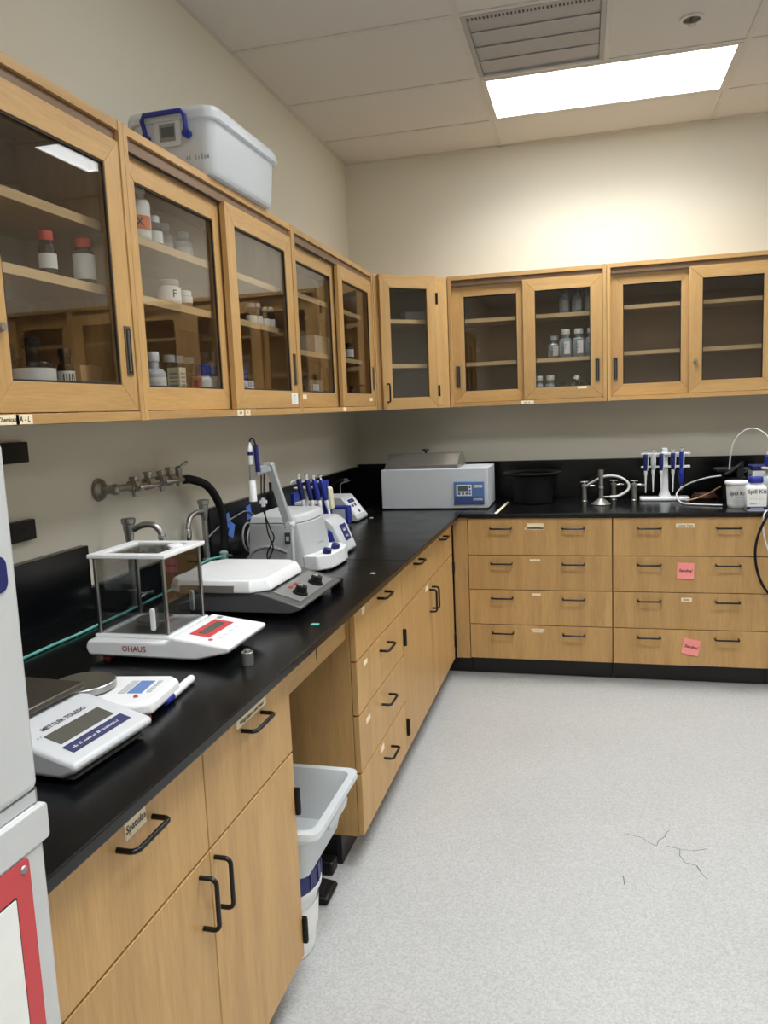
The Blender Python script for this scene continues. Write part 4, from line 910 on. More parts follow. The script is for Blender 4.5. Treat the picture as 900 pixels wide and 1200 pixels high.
# blue rack with a white tray
t = thing('tip_rack_stand', 'blue upright rack with a white shelf behind the pipette carousel', 'rack', (.12, -1.42, ZT))
B().box(.085, .105, -1.46, -1.38, ZT, 1.115).obj('upright', BLUE, t, world=True, bevel=.003)
B().box(.1055, .19, -1.46, -1.38, ZT, ZT + .012).obj('foot', BLUE, t, world=True, bevel=.003)
B().box(.1055, .21, -1.465, -1.375, 1.058, 1.072).obj('shelf', WHITE2, t, world=True, bevel=.003)
# tip box leaning forward
t = thing('tip_box', 'pale grey pipette tip box with a blue edge behind the centrifuge', 'box', (.27, -1.25, ZT))
B().box(.20, .315, -1.30, -1.24, ZT, ZT + .012).obj('foot', BLACK, t, world=True, bevel=.002)
B().box(.20, .305, -1.30, -1.24, ZT + .0125, ZT + .105).obj('case', GREYP, t, world=True, bevel=.004)
b = B(); b.box(.3055, .318, -1.303, -1.237, ZT + .03, ZT + .115).box(.235, .305, -1.303, -1.237, ZT + .1055, ZT + .115); b.obj('blue_edge', BLUE, t, world=True, bevel=.002)
# ---- small grey device near the corner
t = thing('mini_dry_bath', 'small grey wedge shaped device with slanted control panel near the room corner', 'instrument', (.2, -.95, ZT))
Y0, Y1 = -1.045, -.85
pr = [(.09, .004), (.288, .004), (.292, .018), (.208, .128), (.196, .132), (.09, .132)]
B().prism([(x, z + ZT) for x, z in pr], 'y', Y0, Y1).obj('housing', GREYP, t, world=True, bevel=.005, seg=3)
B().box(.10, .28, Y0 + .01, Y1 - .01, ZT, ZT + .0045).obj('foot', BLACKR, t, world=True)
sl = Vector((.084, 0, -.110)).normalized(); nrm = Vector((.11, 0, .084)).normalized(); o_ = Vector((.208, -.95, ZT + .128))
slope_patch(o_ + sl * .066 + nrm * .0003, (0, 1, 0), -sl, .15, .10, [WHITE2], t, name='control_panel')
slope_patch(o_ + sl * .032 + nrm * .0013, (0, 1, 0), -sl, .10, .022, [NAVY, PAPER], t, '~1,5', .014, name='display')
for s_, yy in ((.06, -.975), (.06, -.93), (.10, -.94)): slope_patch(o_ + sl * s_ + Vector((0, yy + .95, 0)) + nrm * .0012, (0, 1, 0), -sl, .026, .016, [BLACK], t, name='key')
# ---- water bath with gabled steel lid
X0, X1, Y0, Y1 = .297, .913, -.555, -.22; zt = 1.146
t = thing('water_bath', 'grey water bath with a gabled steel lid and blue control panel in the corner', 'water bath', ((X0 + X1) / 2, (Y0 + Y1) / 2, ZT))
BATH = plain('bath_grey', (204, 208, 212), .4)
B().box(X0, X1, Y0, Y1, ZT + .006, zt).obj('tank', BATH, t, world=True, bevel=.004, seg=3)
for x in (X0 + .04, X1 - .04):
    for yy in (Y0 + .04, Y1 - .04): B().cyl((x, yy, ZT), (x, yy, ZT + .0065), .016).obj('foot', BLACKR, t, world=True)
LX0, LX1 = X0 + .022, X0 + .445; ly0, ly1 = Y0 + .012, Y1 - .012; lm0, lm1 = Y0 + .115, Y1 - .10
LIDM = plain('lid_steel', (160, 157, 150), .3, .8, var=.16, scale=55)
b = B(); b.box(LX0, LX1, ly0, ly1, zt + .0005, zt + .022)
b.prism([(ly0 + .002, zt + .0225), (ly1 - .002, zt + .0225), (lm1, zt + .082), (lm0, zt + .082)], 'x', LX0 + .001, LX1 - .001)
b.obj('gabled_lid', LIDM, t, world=True, bevel=.0015, smooth=False)
b = B(); b.lathe([(.007, 0), (.007, .010), (.02, .013), (.022, .019), (.018, .024)], ((LX0 + LX1) / 2, (lm0 + lm1) / 2, zt + .082), 20); b.obj('lid_knob', BLACK, t, world=True)
px0, px1, pz0, pz1 = .722, .893, .943, 1.072
cp = B().box(px0, px1, Y0 - .010, Y0 - .0005, pz0, pz1).obj('control_panel', plain('panel_blue', (88, 122, 176), .35), t, world=True, bevel=.003)
B().box(px0 + .004, px1 - .004, Y0 - .0108, Y0 - .0101, pz0 + .004, pz0 + .044).obj('lower_panel', plain('panel_deep_blue', (60, 82, 140), .35), cp, world=True, smooth=False)
B().box(px0 + .014, px0 + .10, Y0 - .0112, Y0 - .0101, pz0 + .048, pz1 - .018).obj('key_frame', WHITE2, cp, world=True, smooth=False)
B().box(px0 + .022, px0 + .08, Y0 - .0122, Y0 - .0113, pz0 + .075, pz1 - .024).obj('lcd', LCD, cp, world=True, smooth=False)
b = B()
for k in range(3): b.box(px0 + .022 + k * .022, px0 + .036 + k * .022, Y0 - .0126, Y0 - .0113, pz0 + .055, pz0 + .069)
for k in range(3): b.cyl((px0 + .09, Y0 - .0126, pz0 + .061 + k * .018), (px0 + .09, Y0 - .0113, pz0 + .061 + k * .018), .006)
b.obj('keys', plain('key_blue', (84, 100, 140), .4), cp, world=True)
b = B(); b.box(px0 + .112, px0 + .16, Y0 - .0112, Y0 - .0101, pz1 - .034, pz1 - .02); text_b(b, '~1,10', .010, basis((px0 + .136, Y0 - .0112, pz1 - .027), (1, 0, 0), (0, 0, 1)), 1); b.obj('badge', [CREAMP, plain('badge_green', (60, 130, 80), .5)], cp, world=True, smooth=False)
b = B(); b.box(px0 + .108, px0 + .162, Y0 - .0116, Y0 - .0109, pz0 + .022, pz0 + .034); text_b(b, '~1,11', .010, basis((px0 + .135, Y0 - .0116, pz0 + .028), (1, 0, 0), (0, 0, 1)), 1); b.obj('badge', [GREYP, NAVY], cp, world=True, smooth=False)
# ---- tape line, black tub
b = B(); b.add([(.965, -.745, ZT + .0006), (.982, -.745, ZT + .0006), (1.000, -.23, ZT + .0006), (.984, -.23, ZT + .0006), (.965, -.745, ZT), (.982, -.745, ZT), (1.000, -.23, ZT), (.984, -.23, ZT)], [(0, 1, 2, 3), (4, 7, 6, 5), (0, 4, 5, 1), (1, 5, 6, 2), (2, 6, 7, 3), (3, 7, 4, 0)])
tag(b.obj('tape_strip', TAPE, smooth=False), 'cream tape strip stuck across the worktop right of the water bath', 'tape')
tc_ = (1.14, -.26)
t = thing('black_tub', 'round black plastic tub with a wide rim against the back wall', 'tub', (tc_[0], tc_[1], ZT))
B().lathe([(.105, 0), (.112, .004), (.128, .165), (.122, .168), (.106, .008), (.001, .007)], (tc_[0], tc_[1], ZT), 44, True, False).obj('tub_wall', BLACKR, t, world=True)
B().lathe([(.1285, .160), (.165, .172), (.168, .178), (.165, .182), (.129, .172)], (tc_[0], tc_[1], ZT), 44, False, False).obj('rim', BLACKR, t, world=True)
# ---- bunsen burner with white hose
c = (1.526, -.40)
t = thing('bunsen_burner', 'steel bunsen burner standing on the back worktop', 'burner', (c[0], c[1], ZT))
b = B(); b.lathe([(.052, 0), (.054, .004), (.046, .010), (.014, .034), (.013, .05)], (c[0], c[1], ZT), 28); b.obj('base', NICKEL, t, world=True)
B().lathe([(.0125, .05), (.0125, .085), (.0135, .086), (.0135, .104), (.0115, .105), (.0115, .162), (.015, .165), (.015, .195), (.012, .195), (.011, .15)], (c[0], c[1], ZT), 22).obj('barrel', STEELD, t, world=True)
B().lathe([(.015, .0855), (.0155, .09), (.0155, .10), (.015, .1045)], (c[0], c[1], ZT), 18).obj('air_collar', CHROME, t, world=True)
b = B(); b.cyl((c[0] + .012, c[1], ZT + .042), (c[0] + .05, c[1] + .004, ZT + .042), .005); b.obj('gas_inlet', NICKEL, t, world=True)
b = B(); b.tube([(1.572, -.396, ZT + .042), (1.62, -.38, ZT + .045), (1.672, -.35, ZT + .075), (1.672, -.34, ZT + .115), (1.62, -.33, ZT + .148), (1.55, -.32, ZT + .15), (1.48, -.29, ZT + .115), (1.448, -.27, ZT + .092)], .0075, 10, 7)
tag(b.obj('rubber_hose', plain('hose_white', (196, 196, 192), .5)), 'off white gas hose looping from the bunsen burner to its tap', 'hose')
# ---- bench gas taps
def gas_tap(label, x, y, ang):
    t = thing('gas_tap', label, 'tap', (x, y, ZT), 0, 'bench gas taps')
    B().lathe([(.017, 0), (.018, .004), (.014, .008), (.0135, .075), (.016, .078), (.016, .098), (.010, .102)], (x, y, ZT), 20).obj('column', NICKEL, t, world=True)
    d = Vector((math.cos(ang), math.sin(ang), 0)); p = Vector((x, y, ZT + .09))
    b = B(); b.tube([p + d * .012, p + d * .03, p + d * .034, p + d * .06], 0, 12, rads=[.006, .006, .008, .0045]); b.obj('nozzle', CHROME, t, world=True)
    b = B(); b.cyl(p + Vector((0, 0, .012)), p + Vector((0, 0, .022)), .006); b.box(x - .022, x + .022, y - .004, y + .004, ZT + .112, ZT + .118); b.obj('lever', CHROME, t, world=True, bevel=.001)
gas_tap('bench gas tap left of the bunsen burner', 1.435, -.255, .1)
gas_tap('bench gas tap right behind the bunsen burner', 1.600, -.205, .3)
gas_tap('bench gas tap beside the white pipette stand', 1.712, -.235, .2)

# ---- white pipette stand on the back worktop with five pipettes
t = thing('pipette_stand', 'white linear pipette stand on the back worktop', 'stand', (1.875, -.215, ZT))
B().prism(rrect(1.742, 2.010, -.275, -.175, .02), 'z', ZT, ZT + .020).obj('base', WHITE2, t, world=True, bevel=.006, seg=3)
b = B(); b.loft([[(p[0], p[1], z) for p in rrect(1.878 - a, 1.878 + a, -.225 - c_, -.225 + c_, min(a, c_) * .6, 3)] for a, c_, z in ((.034, .03, ZT + .0205), (.020, .018, ZT + .06), (.016, .014, ZT + .27), (.015, .013, ZT + .295), (.010, .009, ZT + .298))]); b.obj('post', WHITE2, t, world=True)
for z_, nm in ((ZT + .258, 'upper_rail'), (ZT + .185, 'lower_rail')):
    b = B(); b.prism(rrect(1.748, 2.012, -.252, -.236, .007), 'z', z_, z_ + .014); b.obj(nm, WHITE2, t, world=True, bevel=.003)
pp = [(1.772, NAVY, 'first pipette from the left on the white stand, navy', False), (1.812, GREYP, 'slim grey pipette second from the left on the white stand', False), (1.856, NAVY, 'third pipette from the left on the white stand, navy', False), (1.918, NAVY, 'fourth pipette from the left on the white stand, navy', False), (1.962, BLUE, 'thick all blue pipette at the right of the white stand', True)]
for k, (x, m_, lb, big) in enumerate(pp):
    pipette(lb, (x, -.272, ZT + .288 + (.008 if big else .004 * (k % 2))), (0, 0, -1), (0, 1, 0), m_, .24 if not big else .21, 'pipettes on the white stand', big)

# ================================================================== RIGHT END OF THE BACK WORKTOP
c = (2.205, -.555)
t = thing('spill_kit_bucket', 'white lidded tub lettered Spill Kit on the back worktop', 'tub', (c[0], c[1], ZT))
B().lathe([(.046, 0), (.048, .003), (.055, .125)], (c[0], c[1], ZT), 36).obj('pail', WHITE2, t, world=True)
B().lathe([(.0575, .120), (.061, .124), (.061, .134), (.058, .137), (.04, .138)], (c[0], c[1], ZT), 36).obj('lid', WHITE2, t, world=True)
def wrap_text(b, txt, size, cx, cy, r, z, a_mid, mi, slope=0):
    n0 = len(b.v); text_b(b, txt, size, Matrix.Identity(4), mi)
    for i in range(n0, len(b.v)):
        x, y, zz = b.v[i]; a = a_mid + x / r; b.v[i] = (cx + (r + .0006) * math.cos(a), cy + (r + .0006) * math.sin(a), z + y)
b = B(); b.lathe([(.0495, .012), (.0558, .108)], (c[0], c[1], ZT), 18, a0=-PI + .2, a1=-.2)
wrap_text(b, 'Spill Kit', .028, c[0], c[1], .0548, ZT + .076, -PI / 2 - .12, 1); wrap_text(b, '~1,13', .010, c[0], c[1], .054, ZT + .056, -PI / 2 + .1, 2); wrap_text(b, '~2,20', .008, c[0], c[1], .0535, ZT + .038, -PI / 2 + .1, 2)
b.obj('paper_label', [PAPER, INK, GREYM], t, world=True)
c = (2.266, -.69)
t = thing('spill_kit_bottle', 'square white bottle with royal blue cap lettered Spill Kit', 'bottle', (c[0], c[1], ZT))
R = [[(p[0], p[1], ZT + z) for p in rrect(c[0] - a, c[0] + a, c[1] - a * .8, c[1] + a * .8, .012, 4)] for a, z in ((.045, 0), (.047, .003), (.047, .115), (.044, .124), (.034, .132))]
B().loft(R).obj('body', WHITE2, t, world=True)
B().lathe([(.026, .132), (.026, .140)], (c[0], c[1], ZT), 24).obj('neck', WHITE2, t, world=True)
b = B(); b.lathe([(.034, .1405), (.0355, .143), (.034, .166), (.031, .1695)], (c[0], c[1], ZT), 28); b.obj('cap', BLUE, t, world=True)
b = B(); yl = c[1] - .047 * .8 - .0012; b.box(c[0] - .044, c[0] + .044, yl, yl + .001, ZT + .024, ZT + .112); M = basis((c[0], yl, ZT + .098), (1, 0, 0), (0, 0, 1)); text_b(b, 'Spill Kit', .028, M, 1)
text_b(b, '~2,20', .008, basis((c[0], yl, ZT + .068), (1, 0, 0), (0, 0, 1)), 2); text_b(b, '~1,11', .014, basis((c[0], yl, ZT + .040), (1, 0, 0), (0, 0, 1)), 1)
b.obj('paper_label', [PAPER, INK, GREYM], t, world=True, smooth=False)
b = B(); b.box(c[0] - .0475, c[0] + .0475, yl - .0004, yl + .001, ZT + .010, ZT + .0235); b.mi = 1; b.box(c[0] - .03, c[0] + .03, yl - .0008, yl, ZT + .014, ZT + .0195); b.obj('blue_band', [NAVY, plain('band_text', (150, 160, 200), .6)], t, world=True, smooth=False)
# filtration bottle with blue top and tubing, half out of frame
c = (2.385, -.45)
t = thing('filter_bottle', 'clear bottle with a tall blue cap and tubing at the right picture edge', 'bottle', (c[0], c[1], ZT))
B().lathe([(.05, 0), (.053, .004), (.053, .11), (.04, .145), (.024, .16), (.024, .185)], (c[0], c[1], ZT), 30).obj('body', plain('bottle_frost', (176, 184, 186), .2), t, world=True)
B().lathe([(.045, .1855), (.047, .188), (.047, .196), (.03, .199)], (c[0], c[1], ZT), 28).obj('collar', CREAMP, t, world=True)
B().lathe([(.030, .1995), (.034, .204), (.031, .255), (.024, .262)], (c[0], c[1], ZT), 28).obj('cap', BLUE, t, world=True)
B().lathe([(.0245, .2625), (.0225, .275), (.009, .278)], (c[0], c[1], ZT), 24).obj('cap_top', GREYP, t, world=True)
b = B(); b.tube([(2.384, -.45, ZT + .27), (2.382, -.45, ZT + .32), (2.355, -.44, ZT + .37), (2.31, -.41, ZT + .398), (2.262, -.38, ZT + .385), (2.222, -.35, ZT + .33), (2.207, -.33, ZT + .25), (2.204, -.32, ZT + .175)], .004, 10, 7)
tag(b.obj('clear_tube', TUBEW), 'clear tube arching up from the filter bottle at the right edge', 'tube')
b = B(); b.tube([(2.396, -.46, ZT + .27), (2.398, -.47, ZT + .33), (2.43, -.48, ZT + .372), (2.50, -.48, ZT + .36), (2.55, -.46, ZT + .27), (2.56, -.44, ZT + .12), (2.56, -.42, ZT + .01)], .004, 10, 7)
tag(b.obj('clear_tube', TUBEW), 'second clear tube bending right out of the picture from the filter bottle', 'tube')
# low pump behind the spill kit: dark tray, black clamp
t = thing('vacuum_pump', 'dark vacuum pump with a black clamp behind the spill kit tub', 'pump', (2.21, -.30, ZT))
B().prism(rrect(2.175, 2.285, -.37, -.25, .02), 'z', ZT, ZT + .14).obj('motor_case', BLACK, t, world=True, bevel=.006)
b = B(); b.lathe([(.02, .1405), (.075, .160), (.092, .176), (.093, .182), (.07, .172), (.02, .155)], (2.215, -.305, ZT), 32); b.obj('dark_dish', plain('smoked_plastic', (44, 44, 48), .2), t, world=True)
b = B(); b.tube([(2.17, -.40, ZT + .155), (2.20, -.40, ZT + .172), (2.235, -.40, ZT + .20), (2.25, -.40, ZT + .21)], .010, 8); b.box(2.228, 2.262, -.415, -.385, ZT + .142, ZT + .19); b.cyl((2.25, -.40, ZT + .19), (2.254, -.40, ZT + .225), .011); b.obj('clamp', BLACK, t, world=True)
t = thing('blue_white_carton', 'blue topped white carton behind the spill kit bottle', 'carton', (2.31, -.30, ZT))
B().box(2.314, 2.42, -.36, -.22, ZT, ZT + .17).obj('carton', WHITE2, t, world=True, bevel=.002); B().box(2.313, 2.421, -.361, -.219, ZT + .1705, ZT + .195).obj('lid', NAVY, t, world=True, bevel=.002)
b = B(); b.tube([(2.150, -.40, ZT + .15), (2.08, -.36, ZT + .135), (2.0, -.30, ZT + .10), (1.95, -.27, ZT + .06), (1.935, -.30, ZT + .03), (1.945, -.40, ZT + .008), (1.975, -.46, ZT + .006), (2.06, -.50, ZT + .006), (2.14, -.52, ZT + .006)], .0045, 10, 7)
tag(b.obj('clear_tube', TUBEW), 'long clear tube curling over the worktop left of the spill kit tub', 'tube')
b = B(); b.tube([(2.15, -.38, ZT + .09), (2.10, -.34, ZT + .05), (2.04, -.32, ZT + .02), (1.98, -.33, ZT + .007)], .0045, 10, 6)
tag(b.obj('clear_tube', plain('tan_tube', (176, 140, 104), .4)), 'short tan tube running down beside the brown coil', 'tube')
b = B(); pts = []
for k in range(49):
    a = 2 * PI * k / 24 * 1.5; rr = 1 - .006 * k; pts.append((2.092 + .070 * rr * math.cos(a), -.21 + .07 * rr * math.sin(a), ZT + .008 + .0006 * k))
b.tube(pts, .0065, 8); tag(b.obj('brown_tubing_coil', TUBEBR), 'coil of brown rubber tubing lying behind the clear tube', 'tubing')
b = B(); b.tube([(2.42, -.62, ZT + .005), (2.36, -.72, ZT + .005), (2.33, -.762, ZT + .004), (2.305, -.785, ZT - .01), (2.262, -.79, .80), (2.252, -.785, .70), (2.27, -.785, .60), (2.31, -.79, .52), (2.40, -.79, .44), (2.5, -.79, .42)], .0065, 10, 8)
tag(b.obj('black_power_cord', BLACKR), 'black power cord hanging over the right end of the drawer fronts', 'cord')
b = B(); b.tube([(2.36, -.60, ZT + .004), (2.325, -.72, ZT + .0045), (2.302, -.762, ZT + .004), (2.288, -.78, ZT - .02), (2.287, -.785, .82), (2.30, -.785, .76), (2.33, -.785, .70), (2.4, -.785, .66)], .004, 10, 8)
tag(b.obj('thin_white_cord', TUBEW), 'thin white cord hanging over the worktop edge beside the black cord', 'cord')

# ---- pink sticky notes
def note(label, x, z, tilt):
    M = basis((x, FY - .0009, z), (math.cos(tilt), 0, math.sin(tilt)), (-math.sin(tilt), 0, math.cos(tilt))); s = .041
    t = thing('sticky_note', label, 'note', (x, FY - .001, z - s))
    b = B(); n = 6; vs = []
    for j in range(n + 1):
        for i in range(2):
            v = -s + 2 * s * j / n; lift = .006 * (1 - j / n) ** 2; vs.append(tuple(M @ Vector((-s + 2 * s * i, v, lift))))
    vs2 = [tuple(Vector(v) + Vector((0, -.0004, 0))) for v in vs]; N = len(vs)
    fs = [(2 * j, 2 * j + 1, 2 * j + 3, 2 * j + 2) for j in range(n)] + [tuple(N + q for q in (2 * j, 2 * j + 2, 2 * j + 3, 2 * j + 1)) for j in range(n)]
    fs += [(0, N, N + 1, 1), (2 * n, 2 * n + 1, N + 2 * n + 1, N + 2 * n)] + [(2 * j, 2 * j + 2, N + 2 * j + 2, N + 2 * j) for j in range(n)] + [(2 * j + 1, N + 2 * j + 1, N + 2 * j + 3, 2 * j + 3) for j in range(n)]
    b.add(vs + vs2, fs); b.obj('paper', PINK, t, world=True)
    b = B(); text_b(b, 'Sandra!', .022, M, 0, .2, .0034); b.obj('handwriting', plain('ink_red_brown', (120, 36, 44), .7), t, world=True, smooth=False)
note('pink sticky note on the second drawer down, hanging straight', 1.934, .612, -.03)
note('pink sticky note on the bottom drawer, tilted clockwise', 1.964, .211, -.20)

# ================================================================== FAUCETS, WALL VALVES, HOSES, CABLES
def faucet(label, x, y, ztop, spout):
    t = thing('lab_faucet', label, 'faucet', (x, y, ZT), 0, 'bench faucets')
    B().lathe([(.024, 0), (.025, .006), (.016, .012), (.014, .03), (.0165, .032), (.0165, .06), (.011, .064), (.0105, ztop - ZT - .075)], (x, y, ZT), 20).obj('column', STEELD, t, world=True)
    B().lathe([(.0105, -.075), (.012, -.07), (.0175, -.03), (.0175, -.018), (.021, -.016), (.022, -.002), (.018, 0)], (x, y, ztop), 20).obj('vacuum_breaker', STEELD, t, world=True)
    b = B(); b.tube(spout, .0095, 12, 6); b.obj('spout', STEELD, t, world=True)
    p, q = Vector(spout[-2]), Vector(spout[-1]); d = (q - p).normalized()
    b = B(); b.tube([q - d * .03, q - d * .024, q, q + d * .012, q + d * .02], 0, 12, rads=[.011, .0125, .0125, .008, .006]); b.obj('outlet_nozzle', CHROME, t, world=True)
    b = B(); b.tube([(x + .012, y, ZT + .046), (x + .045, y, ZT + .046)], .007, 10); b.tube([(x + .045, y - .03, ZT + .046), (x + .045, y, ZT + .05), (x + .045, y + .03, ZT + .046)], .0055, 10, 4); b.sphere((x + .045, y + .03, ZT + .046), .007, 6); b.sphere((x + .045, y - .03, ZT + .046), .007, 6)
    b.obj('lever_handle', CHROME, t, world=True)
    return t
faucet('steel lab faucet seen through and above the draft shield balance', .10, -2.84, 1.196, [(.118, -2.84, 1.162), (.15, -2.838, 1.175), (.185, -2.835, 1.172), (.205, -2.832, 1.145), (.208, -2.832, 1.115)])
faucet('steel lab faucet beside the black hose, spout swung to the left', .095, -2.345, 1.193, [(.095, -2.36, 1.150), (.095, -2.41, 1.152), (.097, -2.455, 1.140), (.10, -2.478, 1.11), (.10, -2.482, 1.075)])
# second, slim gas column beside the right faucet, with green fitting
t = thing('serrated_tap', 'small grey green hose tap at the foot of the right faucet', 'tap', (.135, -2.29, ZT))
B().lathe([(.015, 0), (.016, .004), (.012, .008), (.012, .05), (.016, .052), (.016, .075), (.008, .08)], (.135, -2.29, ZT), 16).obj('column', TEALP, t, world=True)
b = B(); b.tube([(.145, -2.29, ZT + .064), (.175, -2.30, ZT + .064)], 0, 10, rads=[.006, .004]); b.obj('nozzle', CHROME, t, world=True)
# wall mounted valve manifold
t = thing('wall_valve_manifold', 'row of tarnished wall valves above the faucets feeding the black hose', 'valve', (.06, -2.63, 1.24))
zc = 1.283; xw = .058
b = B(); b.cyl((.001, -2.832, zc), (.010, -2.832, zc), .036, .034, 28); b.cyl((.010, -2.832, zc), (.022, -2.832, zc), .03, .018, 28); b.cyl((.022, -2.832, zc), (xw, -2.832, zc), .014); b.obj('wall_flange', NICKEL, t, world=True)
b = B(); b.tube([(xw, -2.832, zc), (xw, -2.80, zc), (xw, -2.78, zc), (xw, -2.44, zc - .003)], .0115, 14); b.sphere((xw, -2.832, zc), .017, 8); b.obj('supply_pipe', NICKEL, t, world=True)
for k, (yy, up_) in enumerate(((-2.725, .022), (-2.64, .03), (-2.56, .026), (-2.505, .034))):
    b = B(); b.tube([(xw, yy - .026, zc), (xw, yy - .018, zc), (xw, yy - .016, zc), (xw, yy + .016, zc), (xw, yy + .018, zc), (xw, yy + .026, zc)], 0, 8, rads=[.015, .015, .021, .021, .015, .015])
    b.cyl((xw, yy, zc + .01), (xw, yy, zc + up_), .012, n=8); b.cyl((xw, yy, zc + up_), (xw, yy, zc + up_ + .008), .016, .014, 8)
    if k in (0, 2): b.cyl((xw, yy, zc - .012), (xw, yy, zc - .034), .011, .008, 10)
    b.obj('valve_body', NICKEL, t, world=True)
for yy in (-2.725, -2.56):
    b = B(); b.tube([(xw + .018, yy, zc - .004), (xw + .03, yy + .02, zc - .004), (xw + .036, yy + .09, zc - .006)], 0, 8, rads=[.007, .007, .003]); b.obj('serrated_nozzle', NICKEL, t, world=True)
b = B(); b.cyl((xw, -2.44, zc - .03), (xw, -2.44, zc + .03), .012, n=12); b.sphere((xw, -2.44, zc + .03), .013, 6); b.tube([(xw, -2.44, zc + .03), (xw + .01, -2.42, zc + .045), (xw + .014, -2.40, zc + .052)], .006, 8); b.cyl((xw, -2.455, zc - .006), (xw, -2.40, zc - .01), .0125, n=12); b.obj('end_valve', NICKEL, t, world=True)
b = B(); b.tube([(xw, -2.418, zc - .010), (xw + .01, -2.37, zc - .014), (xw + .035, -2.30, zc - .045), (xw + .05, -2.245, zc - .12), (xw + .052, -2.225, zc - .22), (xw + .05, -2.235, zc - .31), (xw + .05, -2.245, ZT + .01)], .0155, 14, 8)
tag(b.obj('black_hose', BLACKR), 'thick black rubber hose hanging from the wall valves to the bench', 'hose')
b = B(); b.tube([(.10, -3.36, ZT + .004), (.10, -3.23, ZT + .004), (.105, -3.13, ZT + .004), (.102, -3.02, ZT + .004), (.12, -2.88, ZT + .012), (.18, -2.74, ZT + .045), (.17, -2.60, ZT + .07), (.15, -2.45, ZT + .075), (.145, -2.33, ZT + .066)], .0042, 10, 8)
tag(b.obj('teal_tube', TEAL), 'teal tube running along the bench behind the draft shield balance', 'tube')
b = B(); pts = []
for k in range(61):
    a = 2 * PI * k / 20; pts.append((.052 + .0009 * k, -1.90 + .062 * math.cos(a) + .0004 * k, .985 + .058 * math.sin(a) - .0006 * k))
pts += [(.115, -1.92, .93), (.13, -2.0, ZT + .006), (.16, -2.1, ZT + .006)]
b.tube(pts, .0042, 8); tag(b.obj('coiled_cable', plain('cable_grey', (150, 150, 152), .5)), 'coil of grey cable leaning on the backsplash behind the centrifuge', 'cable')
b = B(); b.tube([(.03, -2.20, 1.03), (.035, -2.10, 1.06), (.034, -1.98, 1.075), (.034, -1.86, 1.085), (.036, -1.78, 1.06), (.06, -1.70, 1.0), (.08, -1.62, ZT + .005), (.12, -1.70, ZT + .005)], .0028, 8, 7)
tag(b.obj('thin_cable', GREYM), 'thin grey cable taped along the left backsplash', 'cable')
b = B(); b.tube([(.06, -.40, 1.075), (.05, -.55, 1.07), (.08, -.66, 1.04), (.10, -.74, .97), (.10, -.80, ZT + .005), (.09, -.84, ZT + .02)], .003, 8, 7)
tag(b.obj('thin_cable', GREYM), 'thin grey cable hanging to the small device near the corner', 'cable')
b = B(); b.tube([(.12, -.84, ZT + .004), (.15, -.72, ZT + .004), (.20, -.66, ZT + .004), (.22, -.58, ZT + .004), (.20, -.42, ZT + .004), (.10, -.20, ZT + .004)], .0035, 8, 7)
tag(b.obj('mains_cable', BLACK), 'black mains cable lying on the bench left of the water bath', 'cable')
for k, (y_, z_, tl, lb) in enumerate(((-2.02, 1.068, .35, 'blue tape tab on the left backsplash nearest the black hose'), (-1.99, 1.025, -.5, 'blue tape tab on the left backsplash just below another tab'), (-1.81, 1.075, .15, 'blue tape tab on the left backsplash above the coiled cable'))):
    M = basis((.0264, y_, z_), (0, math.cos(tl), math.sin(tl)), (0, -math.sin(tl), math.cos(tl))); b = B(); vs = [tuple(M @ Vector(p)) for p in ((-.02, -.03, .0002), (.02, -.03, .004), (.02, .03, .003), (-.02, .03, .0002), (-.02, -.03, .0008), (.02, -.03, .0048), (.02, .03, .0038), (-.02, .03, .0008))]
    b.add(vs, [(0, 3, 2, 1), (4, 5, 6, 7), (0, 1, 5, 4), (1, 2, 6, 5), (2, 3, 7, 6), (3, 0, 4, 7)]); tag(b.obj('blue_tape_tab', TAPEB, smooth=False), lb, 'tape')
tag(B().lathe([(.014, 0), (.015, .004), (.012, .02), (.006, .024)], (0, 0, 0), 14).xf(basis((.0265, -.40, 1.075), (0, 1, 0), (0, 0, 1))).obj('suction_hook', GREYM), 'small grey suction hook on the left backsplash near the corner', 'hook')

